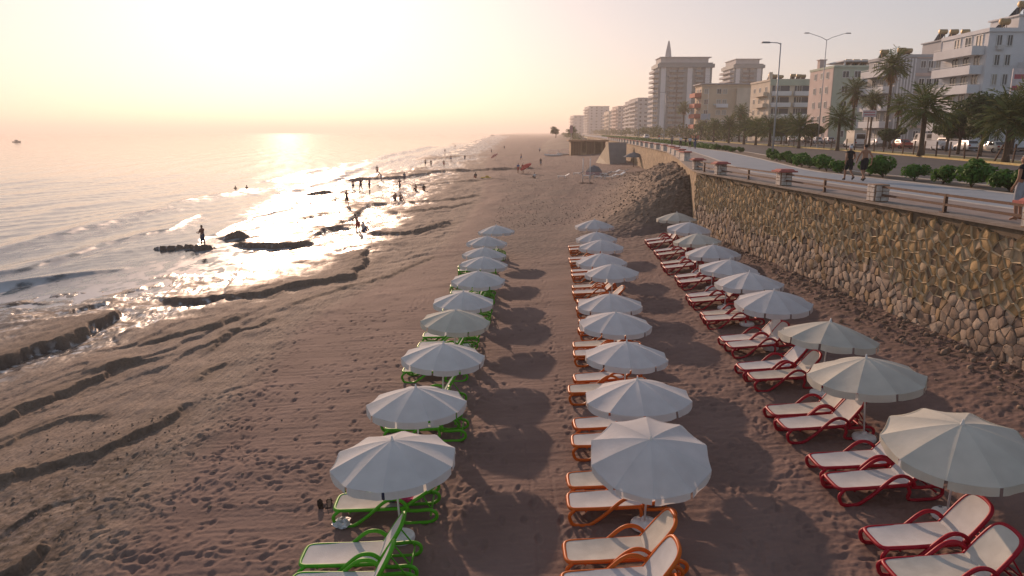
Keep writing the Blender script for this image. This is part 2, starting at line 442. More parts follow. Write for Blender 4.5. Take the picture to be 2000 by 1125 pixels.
def sand_material():
    m = bpy.data.materials.new('beach_sand_and_rock'); m.use_nodes = True
    n = m.node_tree.nodes; l = m.node_tree.links; b = n['Principled BSDF']
    geo = n.new('ShaderNodeNewGeometry')
    def at(nm):
        a = n.new('ShaderNodeAttribute'); a.attribute_name = nm; return a.outputs['Fac']
    def noise(sc, det=5, vec=None):
        t = n.new('ShaderNodeTexNoise'); t.inputs['Scale'].default_value = sc; t.inputs['Detail'].default_value = det
        l.new(vec or geo.outputs['Position'], t.inputs['Vector']); return t.outputs[0]
    def mix(f, a, c):
        t = n.new('ShaderNodeMix'); t.data_type = 'RGBA'
        if isinstance(f, float): t.inputs[0].default_value = f
        else: l.new(f, t.inputs[0])
        for k, v in ((6, a), (7, c)):
            if isinstance(v, tuple): t.inputs[k].default_value = (*v, 1)
            else: l.new(v, t.inputs[k])
        return t.outputs[2]
    def rng(v, a, c, d=0., e=1.):
        t = n.new('ShaderNodeMapRange'); t.inputs[1].default_value = a; t.inputs[2].default_value = c
        t.inputs[3].default_value = d; t.inputs[4].default_value = e; l.new(v, t.inputs[0]); return t.outputs[0]
    def mul(a, c):
        t = n.new('ShaderNodeMath'); t.operation = 'MULTIPLY'
        for k, v in enumerate((a, c)):
            if isinstance(v, float): t.inputs[k].default_value = v
            else: l.new(v, t.inputs[k])
        return t.outputs[0]
    sandc = mix(rng(noise(.6), .35, .65), (.18, .113, .094), (.235, .152, .127))
    sandc = mix(rng(noise(60, 3), .35, .7, 0., .45), sandc, (.15, .11, .095))
    rockc = mix(rng(noise(1.6), .3, .7), (.215, .155, .122), (.32, .24, .185))
    rockc = mix(rng(noise(14), .45, .75), rockc, (.10, .075, .055))
    mpg = n.new('ShaderNodeMapping'); mpg.inputs['Rotation'].default_value = (0, 0, R(14)); mpg.inputs['Scale'].default_value = (2.6, .42, 1)
    l.new(geo.outputs['Position'], mpg.inputs[0])
    stn = noise(1.0, 9, mpg.outputs[0]); stn2 = noise(3.4, 9, mpg.outputs[0])
    rockc = mix(rng(stn, .50, .64, 0., .55), rockc, (.14, .112, .10))
    rockc = mix(rng(stn2, .56, .70, 0., .5), rockc, (.34, .27, .21))
    sandc = mix(mul(at('pebble'), rng(noise(.22, 9), .40, .58, .45, 1.)), sandc, (.125, .094, .083))
    c = mix(at('shelf'), sandc, rockc)
    c = mix(mul(at('rock'), .6), c, (.15, .105, .072))
    c = mix(at('mound'), c, mix(rng(noise(3), .35, .65), (.16, .112, .08), (.25, .18, .13)))
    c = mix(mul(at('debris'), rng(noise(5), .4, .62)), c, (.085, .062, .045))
    # wet film near the water
    wet = at('wet')
    wn_ = mul(wet, rng(noise(.55, 6), .28, .5))
    dk = mix(wn_, (1., 1., 1.), (.42, .42, .44))
    t = n.new('ShaderNodeMix'); t.data_type = 'RGBA'; t.blend_type = 'MULTIPLY'; t.inputs[0].default_value = 1
    l.new(c, t.inputs[6]); l.new(dk, t.inputs[7]); c = t.outputs[2]
    # thin foam left on the rocks
    fo = mul(at('foam'), rng(noise(2.2, 8), .52, .62))
    c = mix(fo, c, (.62, .61, .60))
    l.new(c, b.inputs['Base Color'])
    rg = mix(wn_, (.9, .9, .9), (.27, .27, .27)); l.new(rg, b.inputs['Roughness'])
    sp = mix(wn_, (.18, .18, .18), (.28, .28, .28)); l.new(sp, b.inputs['Specular IOR Level'])
    bp = n.new('ShaderNodeBump'); bp.inputs['Distance'].default_value = .03
    l.new(rng(wet, 0, 1, .55, .2), bp.inputs['Strength'])
    l.new(noise(9, 8), bp.inputs['Height'])
    b2 = n.new('ShaderNodeBump'); b2.inputs['Distance'].default_value = .16
    l.new(mul(at('shelf'), .4), b2.inputs['Strength']); l.new(stn2, b2.inputs['Height']); l.new(bp.outputs[0], b2.inputs['Normal'])
    b3 = n.new('ShaderNodeBump'); b3.inputs['Distance'].default_value = .07
    vo = n.new('ShaderNodeTexVoronoi'); vo.inputs['Scale'].default_value = 3.2; l.new(geo.outputs['Position'], vo.inputs['Vector'])
    l.new(mul(at('pebble'), .8), b3.inputs['Strength']); l.new(vo.outputs['Distance'], b3.inputs['Height']); l.new(b2.outputs[0], b3.inputs['Normal'])
    l.new(b3.outputs[0], b.inputs['Normal'])
    return m
wetv = np.clip(1.25 - (tz - .02) / .27, 0, 1) * np.clip((ty - 14) / 10, 0, 1)
foamv = np.clip(1 - np.abs(tz - .10) / .16, 0, 1) * np.clip((ty - 16) / 8, 0, 1)
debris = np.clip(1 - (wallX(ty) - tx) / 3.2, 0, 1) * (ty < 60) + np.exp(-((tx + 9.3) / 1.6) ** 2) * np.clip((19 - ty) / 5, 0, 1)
me = npmesh('beach', np.stack([tx, ty, tz], 1), Q, sand_material())
attr(me, 'rock', np.clip(trock, 0, 1)); attr(me, 'shelf', tshelf); attr(me, 'mound', np.clip(tmo * 2.2, 0, 1))
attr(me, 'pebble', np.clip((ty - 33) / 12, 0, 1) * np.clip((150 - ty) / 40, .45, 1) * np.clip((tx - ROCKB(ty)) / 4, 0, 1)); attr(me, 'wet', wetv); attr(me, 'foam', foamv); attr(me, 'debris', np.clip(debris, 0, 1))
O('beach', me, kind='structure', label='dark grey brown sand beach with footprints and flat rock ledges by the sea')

def gz(x, y):
    z = terrain(np.array([float(x)]), np.array([float(y)]))[0]
    return float(z[0])

# ------------------------------------------------------------------ sea
th2 = np.radians(np.linspace(-58, 8, 620))
r2 = np.concatenate([np.geomspace(14, 160, 520, endpoint=False), np.geomspace(160, 12000, 160)])
T2, R2 = np.meshgrid(th2, r2)
sx = (np.sin(T2) * R2).ravel(); sy = (np.cos(T2) * R2).ravel()
off = shoreX(sy) - sx                              # metres out from the waterline
def waves(x, y, off):
    z = np.zeros_like(x)
    for k, (wl_, am, an, sd) in enumerate(((9.5, .06, 5, 0), (5.2, .03, 22, 1), (3.1, .016, -18, 2), (1.7, .009, 40, 4), (1.1, .006, -35, 5), (.75, .004, 10, 6))):
        a = R(an); d = x * math.cos(a) + y * math.sin(a)
        ph = fbm(x / (wl_ * 2.5), y / (wl_ * 4), 2, 40 + sd) * 5
        c = np.cos(d * 2 * math.pi / wl_ + ph)
        z += am * (c + .35 * c * c) * (.55 + .9 * vnoise(x / (wl_ * 3), y / (wl_ * 3), 60 + sd))
    fade = np.clip(140 / np.maximum(np.hypot(x, y), 140), .15, 1)
    return z * np.clip(off / 8, .12, 1) * np.where(np.hypot(x, y) > 400, .5, 1)
szz = waves(sx, sy, off)
# breaking waves rolling in parallel to the shore
foam = np.zeros_like(sx)
for d0, am, y0, y1, wd in ((4.6, .5, 22, 44, .75), (9.5, .22, 30, 75, .9), (3.0, .16, 46, 90, .7), (15, .12, 25, 110, 1.2), (6, .35, 95, 260, 1.6), (14, .3, 120, 420, 2.2)):
    dd = off - d0 - fbm(sy * .09 + d0, sy * 0 + d0, 3, 77) * 2.2
    e = np.clip((sy - y0) / 5, 0, 1) * np.clip((y1 - sy) / 8, 0, 1) * (.45 + .8 * vnoise(sy * .16, sy * 0 + d0, 79))
    prof = np.where(dd < 0, np.exp(-(dd / (wd * .45)) ** 2), np.exp(-(dd / (wd * 1.5)) ** 2))
    szz += am * prof * e
    foam = np.maximum(foam, e * np.clip(np.exp(-((dd + wd * .9) / (wd * 1.3)) ** 2) * 1.1, 0, 1) * min(1, am * 2.4))
    foam = np.maximum(foam, .55 * e * np.clip(1 + dd / 5, 0, 1) * (dd < 0))
foam = np.maximum(foam, np.clip(1 - off / 8, 0, 1) * np.where(sy > 46, .45, .85) * (off > -4))
foam = foam * np.clip((600 - sy) / 300, 0, 1)
nr, nc = len(r2), len(th2)
ii = (np.arange(nr - 1)[:, None] * nc + np.arange(nc - 1)[None, :]).ravel()
Q = np.stack([ii, ii + 1, ii + nc + 1, ii + nc], 1)
Q = Q[off[ii] > -9]
def sea_material():
    m = bpy.data.materials.new('sea_water'); m.use_nodes = True
    n = m.node_tree.nodes; l = m.node_tree.links; b = n['Principled BSDF']
    geo = n.new('ShaderNodeNewGeometry')
    mpg = n.new('ShaderNodeMapping'); mpg.inputs['Scale'].default_value = (1.0, .45, 1)
    mpg.inputs['Rotation'].default_value = (0, 0, R(10)); l.new(geo.outputs['Position'], mpg.inputs[0])
    def noise(sc, det=4):
        t = n.new('ShaderNodeTexNoise'); t.inputs['Scale'].default_value = sc; t.inputs['Detail'].default_value = det
        l.new(mpg.outputs[0], t.inputs['Vector']); return t.outputs[0]
    a = n.new('ShaderNodeAttribute'); a.attribute_name = 'foam'
    rg = n.new('ShaderNodeMapRange'); rg.inputs[1].default_value = .40; rg.inputs[2].default_value = .53
    l.new(noise(1.1, 9), rg.inputs[0])
    sb = n.new('ShaderNodeMath'); sb.operation = 'MULTIPLY'; l.new(rg.outputs[0], sb.inputs[0]); l.new(a.outputs['Fac'], sb.inputs[1])
    mx = n.new('ShaderNodeMix'); mx.data_type = 'RGBA'; l.new(sb.outputs[0], mx.inputs[0])
    mx.inputs[6].default_value = (.035, .062, .075, 1); mx.inputs[7].default_value = (.56, .58, .60, 1)
    l.new(mx.outputs[2], b.inputs['Base Color'])
    rr_ = n.new('ShaderNodeMapRange'); rr_.inputs[3].default_value = .07; rr_.inputs[4].default_value = .75
    l.new(sb.outputs[0], rr_.inputs[0]); l.new(rr_.outputs[0], b.inputs['Roughness'])
    b.inputs['IOR'].default_value = 1.33; b.inputs['Specular IOR Level'].default_value = .5
    b1 = n.new('ShaderNodeBump'); b1.inputs['Strength'].default_value = .13; b1.inputs['Distance'].default_value = .25
    l.new(noise(.9, 6), b1.inputs['Height'])
    b2 = n.new('ShaderNodeBump'); b2.inputs['Strength'].default_value = .14; b2.inputs['Distance'].default_value = .06
    l.new(noise(4.5, 4), b2.inputs['Height']); l.new(b1.outputs[0], b2.inputs['Normal']); l.new(b2.outputs[0], b.inputs['Normal'])
    return m
me = npmesh('sea', np.stack([sx, sy, szz], 1), Q, sea_material()); attr(me, 'foam', np.clip(foam, 0, 1))
O('sea', me, kind='structure', label='pale glittering sea with low surf breaking along the rocks')
# ------------------------------------------------------------------ parasols
M_can = mat('canopy_cloth_white', (.68, .67, .665), .85, .10, 1.6, .25, 9, .15, sub=.30)
M_can2 = mat('canopy_cloth_cream', (.62, .605, .53), .85, .12, 1.6, .25, 9, .15, sub=.30)
M_pole = mat('pole_painted_white', (.70, .68, .65), .45, .08)
M_base = mat('base_plastic_white', (.68, .68, .66), .5, .12, 9, .15)
M_rib = mat('rib_grey_steel', (.22, .22, .23), .4, .1, metal=.6)

def canopy_mesh(Rr, seed, wrinkle=.006):
    rg = np.random.RandomState(seed); NP, NS, NR = 10, 6, (22 if wrinkle > .01 else 10)
    V = []; Fq = []; amp = [rg.rand() for _ in range(10)]; tone = [rg.uniform(-1, 1) for _ in range(10)]
    drop = Rr * .33
    na = NP * (NS + 1)
    for i in range(NR + 1):
        t = i / NR
        for k in range(na):
            p_, u = k // (NS + 1), (k % (NS + 1)) / NS
            a = 2 * math.pi * (p_ + u) / NP
            sag = 1 - .055 * t * math.sin(math.pi * u) * (.6 + .4 * t)
            lobe = (.03 + .012 * tone[p_]) * Rr * t * max(0, math.sin(math.pi * u)) ** .8
            r = Rr * t * sag
            z = -drop * (t ** 1.3) - lobe * 1.2
            z += wrinkle * amp[p_] ** 2 * math.sin(52 * t + 2.5 * math.sin(3 * u + p_)) * t * math.sin(math.pi * u)
            V.append((r * math.cos(a), r * math.sin(a), z))
    for i in range(NR):
        for k in range(na):
            if k % (NS + 1) == NS: continue
            k2 = k + 1
            Fq.append((i * na + k, i * na + k2, (i + 1) * na + k2, (i + 1) * na + k))
    m = MB(); m.v = V; m.f = Fq; m.m = [0] * len(Fq)
    return m

def valance_mesh(Rr, seed):
    rg = np.random.RandomState(seed + 50); NP, NS = 10, 6; drop = Rr * .33
    m = MB(); H = .15 * Rr / 1.15
    for p in range(NP):
        wob = rg.uniform(-.5, 1.0); row = []
        for u in range(NS + 1):
            uu = .035 + .93 * u / NS
            a = 2 * math.pi * (p + uu) / NP
            sag = 1 - .055 * math.sin(math.pi * uu)
            r0 = Rr * sag * 1.002; z0 = -drop - .03 * Rr * 1.2 * math.sin(math.pi * uu) ** .8 + .012
            r1 = r0 * (1.0 + .012 * wob + .012 * math.sin(uu * 9 + p)); z1 = z0 - H * (.93 + .1 * math.sin(math.pi * uu))
            row.append(((r0 * math.cos(a), r0 * math.sin(a), z0), (r1 * math.cos(a), r1 * math.sin(a), z1)))
        for u in range(NS):
            m.poly((row[u][0], row[u][1], row[u + 1][1], row[u + 1][0]))
    return m

UM = {}
def parasol_meshes(v):
    if v in UM: return UM[v]
    d = {}
    c = M_can if v < 4 else M_can2
    d['canopy'] = canopy_mesh(1.15, v, .013 if v == 2 else .005).mesh('canopy', c, True)
    d['valance'] = valance_mesh(1.15, v).mesh('valance', c, 30)
    UM[v] = d; return d
rib_me = MB().tube([(.03, 0, -.05), (.55, 0, -.175), (1.12, 0, -.385)], .008, 5).mesh('rib', M_rib, True)
fin_me = MB().lathe([(.03, -.03), (.034, .0), (.02, .035), (.012, .08), (0, .09)], 10).mesh('finial', M_pole, True)
base_me = MB().lathe([(.20, 0), (.245, .03), (.25, .075), (.235, .11), (.18, .135), (.06, .145), (.05, .20), (.03, .21)], 20).mesh('base', M_base, 40)
cap_me = MB().lathe([(.03, 0), (.03, .03), (.012, .034)], 10, (.13, .08, .128)).mesh('filler_cap', M_rib, True)
hub_me = MB().lathe([(.04, -.5), (.05, -.47), (.05, -.42), (.035, -.4)], 10).mesh('runner_hub', M_rib, True)
PAR = []
def parasol(apex, width, h, label, group, v=0, tilt=(0, 0), basepx=None):
    z = 1.0
    for _ in range(14):
        p = P(apex[0], apex[1], z + h); z = float(zbase(p.x, p.y))
    p = P(apex[0], apex[1], z + h)
    dep = p.y * math.cos(PITCH) + (CAMZ - p.z) * math.sin(PITCH)
    Rr = width / 2 * dep / F / .985; k = Rr / 1.15
    if basepx: b = PT(*basepx); b = Vector((b.x, b.y, 0))
    else: b = Vector((p.x - math.tan(tilt[1]) * h, p.y + math.tan(tilt[0]) * h, 0))
    b.z = gz(b.x, b.y) - .015
    root = O('beach_umbrella', None, None, b, label=label, cat='umbrella', group=group)
    top = p - b
    ax = top.normalized()
    rq = Vector((0, 0, 1)).rotation_difference(ax).to_euler()
    pm = MB().tube([(0, 0, .02), tuple(top - ax * .02)], .019, 8).mesh('pole', M_pole, True)
    O('pole', pm, root)
    bs = O('base', base_me, root, rot=(0, 0, rnd.uniform(0, 6))); O('filler_cap', cap_me, bs)
    d = parasol_meshes(v); az = rnd.uniform(0, .6)
    q = Vector((0, 0, 1)).rotation_difference(ax) @ Quaternion((0, 0, 1), az)
    can = O('canopy', d['canopy'], root, top, q.to_euler(), k)
    O('valance', d['valance'], can); O('finial', fin_me, can, (0, 0, 0))
    for j in range(10):
        a = 2 * math.pi * j / 10
        O('rib', rib_me, root, top, (q @ Quaternion((0, 0, 1), a)).to_euler(), k)
    O('runner_hub', hub_me, root, top, q.to_euler(), k)
    PAR.append((b, p)); return b

LEFT = [((766, 860), 244, (784, 1053), 3), ((812, 757), 194, None, 0), ((866, 671), 162, None, 1), ((890, 606), 135, None, 4),
        ((905, 570), 120, None, 1), ((934, 530), 105, None, 0), ((945, 501), 95, None, 3), ((946, 483), 86, None, 0), ((951, 461), 80, None, 1), ((969, 440), 71, None, 3)]
MID = [((1271, 858), 238, (1258, 1030), 2), ((1245, 742), 207, None, 2), ((1224, 668), 162, None, 0), ((1203, 610), 141, None, 1),
       ((1191, 574), 128, None, 3), ((1195, 516), 105, None, 0), ((1175, 495), 99, None, 1), ((1175, 468), 89, None, 3), ((1165, 453), 80, None, 0), ((1161, 429), 76, None, 1)]
RIGHT = [((1880, 828), 278, (1848, 1010), 4), ((1692, 699), 214, (1687, 858), 5), ((1622, 628), 184, (1601, 770), 4), ((1512, 568), 146, None, 0),
         ((1464, 532), 130, None, 1), ((1426, 507), 116, None, 3), ((1393, 478), 105, None, 0), ((1362, 456), 92, None, 4), ((1347, 434), 86, None, 1), ((1322, 415), 78, None, 5)]
LB = []; MBs = []; RB = []
for rows, nm, h, out in ((LEFT, 'green lounger row', 1.95, LB), (MID, 'orange lounger row', 1.95, MBs), (RIGHT, 'red lounger row', 1.87, RB)):
    for k, (ap, w, bp, v) in enumerate(rows):
        c = 'cream white' if v >= 4 else 'white'
        lab = (f'{c} beach umbrella nearest the camera in the {nm}' if k == 0 else
               f'farthest {c} beach umbrella in the {nm}' if k == 9 else
               f'{c} beach umbrella, {ORD[k].replace(" nearest", "")} from the front in the {nm}')
        out.append(parasol(ap, w, h, lab, 'umbrellas in the ' + nm, v, (rnd.gauss(0, .03), rnd.gauss(0, .03)), bp))

# ------------------------------------------------------------------ sun loungers
M_sling = mat('sling_mesh_white', (.62, .61, .60), .8, .07, 5, .2, 60, .2, sub=.12)
M_sling2 = mat('sling_mesh_worn', (.57, .55, .49), .8, .12, 4, .2, 60, .2, sub=.12)
FRAMES = {'green': mat('lounger_plastic_green', (.085, .36, .012), .45, .08, 5, spec=.25),
          'orange': mat('lounger_plastic_orange', (.56, .115, .01), .45, .08, 5, spec=.25),
          'red': mat('lounger_plastic_red', (.33, .006, .02), .45, .08, 5, spec=.25)}
def arc(pts, n=5):
    "Catmull-Rom through points"
    pts = [Vector(p) for p in pts]; out = []
    for i in range(len(pts) - 1):
        p0 = pts[max(i - 1, 0)]; p1 = pts[i]; p2 = pts[i + 1]; p3 = pts[min(i + 2, len(pts) - 1)]
        for k in range(n):
            t = k / n
            out.append(.5 * ((2 * p1) + (-p0 + p2) * t + (2 * p0 - 5 * p1 + 4 * p2 - p3) * t * t + (-p0 + 3 * p1 - 3 * p2 + p3) * t ** 3))
    out.append(pts[-1]); return out
LM = {}
# local frame: foot end at x = 0, head towards +x, width along y, ground z = 0
def lounger_meshes(colr, recl, worn):
    key = (colr, round(recl), worn)
    if key in LM: return LM[key]
    fm = FRAMES[colr]; d = {}
    HW = .31; ZS = .33; SL = 1.30
    # seat rails: U shape round the foot end
    rail = arc([(SL + .05, -HW, ZS - .01), (.9, -HW, ZS - .015), (.25, -HW, ZS), (.07, -HW + .02, ZS), (.01, -HW + .10, ZS), (0, 0, ZS),
                (.01, HW - .10, ZS), (.07, HW - .02, ZS), (.25, HW, ZS), (.9, HW, ZS - .015), (SL + .05, HW, ZS - .01)], 4)
    d['seat_frame'] = MB().tube(rail, .034, 8).mesh('seat_frame', fm, True)
    V = []; Fq = []; nu, nv = 12, 6
    for i in range(nu + 1):
        for j in range(nv + 1):
            u = i / nu; v = j / nv * 2 - 1
            x = .015 + u * (SL + .02)
            hw = (HW - .012) * (1 - .16 * max(0, 1 - u * 9) ** 2)
            V.append((x, v * hw, ZS + .022 - .028 * (1 - v * v) * math.sin(math.pi * min(1, u + .05))))
    for i in range(nu):
        for j in range(nv):
            a = i * (nv + 1) + j; Fq.append((a, a + nv + 1, a + nv + 2, a + 1))
    m = MB(); m.v = V; m.f = Fq; m.m = [0] * len(Fq)
    d['seat_sling'] = m.mesh('seat_sling', M_sling2 if worn else M_sling, True)
    # backrest, hinged at SL
    a = R(recl); ca, sa = math.cos(a), math.sin(a); BL = .74
    def bp(t, y, o=0): return (SL + t * ca - o * sa, y, ZS + .0 + t * sa + o * ca)
    ring = arc([bp(-.02, -HW), bp(.3, -HW - .005), bp(.58, -HW + .015), bp(.70, -HW + .09), bp(BL, -.08), bp(BL, .08), bp(.70, HW - .09), bp(.58, HW - .015), bp(.3, HW + .005), bp(-.02, HW)], 4)
    d['backrest_frame'] = MB().tube(ring, .035, 8).mesh('backrest_frame', fm, True)
    V = []; Fq = []; nu, nv = 9, 6
    for i in range(nu + 1):
        t = i / nu * (BL + .004)
        hw = (HW - .012) if t < .55 else (HW - .012) * math.sqrt(max(.0, 1 - ((t - .55) / (BL + .02 - .55)) ** 2 * .80))
        for j in range(nv + 1):
            v = j / nv * 2 - 1
            V.append(bp(t, v * hw, .024 - .022 * (1 - v * v) * math.sin(math.pi * min(1, i / nu))))
    for i in range(nu):
        for j in range(nv):
            q = i * (nv + 1) + j; Fq.append((q, q + nv + 1, q + nv + 2, q + 1))
    m = MB(); m.v = V; m.f = Fq; m.m = [0] * len(Fq)
    d['backrest_sling'] = m.mesh('backrest_sling', M_sling2 if worn else M_sling, True)
    st = MB()
    if recl > 15:
        for s in (-1, 1):
            st.tube([bp(.42, s * (HW - .03)), (SL + .52, s * (HW - .03), .24)], .014, 6)
        st.tube([(SL + .52, -HW + .03, .24), (SL + .52, HW - .03, .24)], .014, 6)
    else:
        st.tube([(SL + .4, -HW + .03, ZS - .04), (SL + .4, HW - .03, ZS - .04)], .016, 6)
    d['back_strut'] = st.mesh('back_strut', fm, True)
    for nm, s in (('L', -1), ('R', 1)):
        y = s * (HW + .035)
        leg = arc([(.10, s * HW, ZS - .01), (.015, y, ZS - .07), (.0, y, .18), (.05, y, .06), (.18, y, .025), (.34, y, .03), (.46, y, .09)], 4)
        d['front_leg' + nm] = MB().tube(leg, .033, 8).mesh('leg', fm, True)
        ar = arc([(.45, y, .085), (.62, y, .20), (.80, y, .35), (.95, y, .47), (1.08, y, .525), (1.22, y, .51), (1.33, y, .43), (1.38, y, .335), (1.36, s * HW, .29)], 4)
        d['arm' + nm] = MB().tube(ar, .034, 8).mesh('armrest', fm, True)
        rl = arc([(1.28, s * HW, ZS - .03), (1.30, y, .20), (1.27, y, .08), (1.36, y, .03), (1.58, y, .025), (1.78, y, .03), (1.90, y, .10), (1.90, y, .21), (1.78, y, .275), (1.55, y, .27), (1.34, s * HW, .27)], 4)
        d['rear_leg' + nm] = MB().tube(rl, .033, 8).mesh('leg', fm, True)
    d['crossbar'] = MB().tube([(.30, -HW, ZS - .05), (.30, HW, ZS - .05)], .018, 6).tube([(1.25, -HW, ZS - .05), (1.25, HW, ZS - .05)], .018, 6) \
        .tube([(1.80, -HW - .03, .15), (1.80, HW + .03, .15)], .018, 6).mesh('crossbar', fm, True)
    LM[key] = d; return d
LNG = {'green': [], 'orange': [], 'red': []}
def lounger(x, y, colr, recl, yaw=0.0, worn=False):
    LNG[colr].append((y, x, recl, yaw, worn))
def lounger_px(px, py, colr, recl, yaw=0.0, worn=False):
    p = PT(px, py, .33); lounger(p.x, p.y, colr, recl, yaw, worn)
for k, (a, b) in enumerate([(1705, 1050), (1743, 1116), (1592, 900), (1625, 940), (1505, 802), (1528, 828), (1446, 716), (1468, 734), (1411, 661), (1425, 673),
          (1374, 612), (1379, 621), (1346, 577), (1351, 586), (1323, 540), (1329, 550), (1295, 514), (1300, 522), (1281, 490), (1287, 497), (1263, 469), (1268, 475)]):
    lounger_px(a, b, 'red', 47 + rnd.uniform(-3, 3) - (12 if 10 <= k < 16 else 0), R(rnd.uniform(-3, 3)), k % 3 == 1)
for k, (a, b, rc) in enumerate([(1106, 1077, 50), (1102, 1142, 52), (1112, 978, 12), (1112, 938, 12), (1120, 860, 10), (1124, 828, 40), (1113, 760, 12), (1124, 738, 40),
          (1123, 690, 14), (1122, 673, 40), (1133, 644, 14), (1134, 628, 40), (1128, 602, 14), (1130, 588, 40), (1121, 571, 40), (1120, 560, 40),
          (1119, 537, 14), (1118, 529, 40), (1115, 511, 14), (1113, 505, 40), (1114, 487, 14), (1112, 481, 40)]):
    lounger_px(a, b, 'orange', rc, R(rnd.uniform(-3, 3)), k % 3 == 0)
lounger_px(594, 1084, 'green', 58, R(1)); lounger_px(566, 1142, 'green', 60, R(-2)); lounger_px(659, 981, 'green', 30, R(2), True)
lounger_px(757, 829, 'green', 58, R(-1), True)
for k, b in enumerate(LB):
    if k == 0: continue
    lounger(b.x - 1.42 + rnd.uniform(-.06, .06), b.y - .55, 'green', 56 if k % 2 else 60, R(rnd.uniform(-3, 3)), k % 3 == 0)
    if k != 1: lounger(b.x - 1.42 + rnd.uniform(-.06, .06), b.y + .62, 'green', 58, R(rnd.uniform(-3, 3)))
ROWN = {'green': 'left row', 'orange': 'middle row', 'red': 'row near the stone wall'}
for colr, L in LNG.items():
    L.sort()
    for k, (y, x, recl, yaw, worn) in enumerate(L):
        z = min(gz(x + .2, y), gz(x + 1.6, y)); zm = float(zbase(x + .8, y))
        z = zm + .0
        rec = round(recl / 4) * 4
        lab = (f'{colr} framed sun lounger with white sling, nearest in the {ROWN[colr]}' if k == 0 else
               f'{colr} framed sun lounger, {ORD[k].replace(" nearest", "")} from the front in the {ROWN[colr]}')
        sl_ = float(zbase(x + 1.6, y) - zbase(x, y)) / 1.6
        root = O('sun_lounger', None, None, (x, y, z - sl_ * .8 - .012), (0, -math.atan(sl_), yaw), label=lab, cat='sun lounger', group=f'{colr} sun loungers')
        d = lounger_meshes(colr, rec, worn)
        O('seat_frame', d['seat_frame'], root); O('seat_sling', d['seat_sling'], root)
        bf = O('backrest', d['backrest_frame'], root); O('backrest_sling', d['backrest_sling'], bf)
        O('back_strut', d['back_strut'], root); O('crossbar', d['crossbar'], root)
        for s in 'LR':
            O('leg', d['front_leg' + s], root); O('leg', d['rear_leg' + s], root); O('armrest', d['arm' + s], root)
# ------------------------------------------------------------------ promenade, road and median (follow the wall line)
YS = np.concatenate([np.arange(2, 60, 3.0), np.arange(60, 160, 6.0), np.geomspace(160, 1700, 30)])
def strip(name, o0, o1, z, m, label, y0=2, y1=1700, th=.0, kind='structure', parent=None):
    ys = [y0] + [y for y in YS if y0 < y < y1] + [y1]
    b = MB(); n = len(ys)
    for y in ys:
        x = float(wallX(y)); k = math.sqrt(1 + .0)
        b.v += [(x + o0, y, z), (x + o1, y, z), (x + o0, y, z - th), (x + o1, y, z - th)]
    for i in range(n - 1):
        q = i * 4; r = q + 4
        b.face((q, q + 1, r + 1, r))
        if th:
            b.face((q + 2, q, r, r + 2)); b.face((q + 1, q + 3, r + 3, r + 1))
    return O(name, b.mesh(name, m), parent, kind=kind, label=label)
def ground_mat(name, c1, c2, sc, rough=.85, bump=.3, bs=25):
    m = bpy.data.materials.new(name); m.use_nodes = True; n = m.node_tree.nodes; l = m.node_tree.links; b = n['Principled BSDF']
    g = n.new('ShaderNodeNewGeometry')
    t = n.new('ShaderNodeTexNoise'); t.inputs['Scale'].default_value = sc; t.inputs['Detail'].default_value = 7
    l.new(g.outputs['Position'], t.inputs['Vector'])
    r = n.new('ShaderNodeMapRange'); r.inputs[1].default_value = .35; r.inputs[2].default_value = .65; l.new(t.outputs[0], r.inputs[0])
    x = n.new('ShaderNodeMix'); x.data_type = 'RGBA'; x.inputs[6].default_value = (*c1, 1); x.inputs[7].default_value = (*c2, 1)
    l.new(r.outputs[0], x.inputs[0]); l.new(x.outputs[2], b.inputs['Base Color'])
    b.inputs['Roughness'].default_value = rough; b.inputs['Specular IOR Level'].default_value = .25
    t2 = n.new('ShaderNodeTexNoise'); t2.inputs['Scale'].default_value = bs; l.new(g.outputs['Position'], t2.inputs['Vector'])
    bp = n.new('ShaderNodeBump'); bp.inputs['Strength'].default_value = bump; bp.inputs['Distance'].default_value = .02
    l.new(t2.outputs[0], bp.inputs['Height']); l.new(bp.outputs[0], b.inputs['Normal'])
    return m
M_land = ground_mat('inland_ground', (.20, .17, .13), (.28, .23, .18), .08)
M_asph = ground_mat('asphalt', (.060, .058, .060), (.085, .082, .082), .5)
M_blue = ground_mat('path_blue_grey', (.25, .285, .32), (.30, .33, .36), .7)
M_pave = ground_mat('paving_pinkish', (.23, .19, .17), (.31, .25, .22), 1.2)
M_kerb = ground_mat('kerb_concrete', (.42, .39, .35), (.52, .48, .42), 2)
M_soil = ground_mat('soil', (.12, .085, .06), (.19, .14, .095), 1.6)
M_med = ground_mat('median_grass', (.16, .15, .055), (.24, .20, .085), .7)
M_kerby = ground_mat('kerb_yellow', (.48, .36, .12), (.56, .45, .22), 2)
M_cop = ground_mat('coping_concrete', (.22, .18, .15), (.30, .25, .21), 3)
b = MB()
for i, y in enumerate(list(YS)):
    b.v += [(float(wallX(y)) + 1.0, y, PROM - .2), (3000.0, y, PROM - .2)]
for i in range(len(YS) - 1): b.face((2 * i, 2 * i + 1, 2 * i + 3, 2 * i + 2))
O('inland_ground', b.mesh('inland_ground', M_land), kind='structure', label='bare pale ground behind the road and under the buildings')
b = MB().poly([(-30, 1690, 1.2), (3000, 1690, 1.2), (3000, 9000, 3), (60, 9000, .3)])
O('far_shore', b.mesh('far_shore', M_land), kind='structure', label='far flat shore running to the horizon')
strip('coping', -.12, .55, PROM + .02, M_cop, 'concrete coping along the top of the sea wall', th=.07)
strip('pavement', .55, 3.1, PROM, M_pave, 'pinkish paved strip behind the railing', th=.3)
strip('path_border', 3.1, 3.35, PROM + .012, M_kerb, 'pale border line beside the blue path', th=.1)
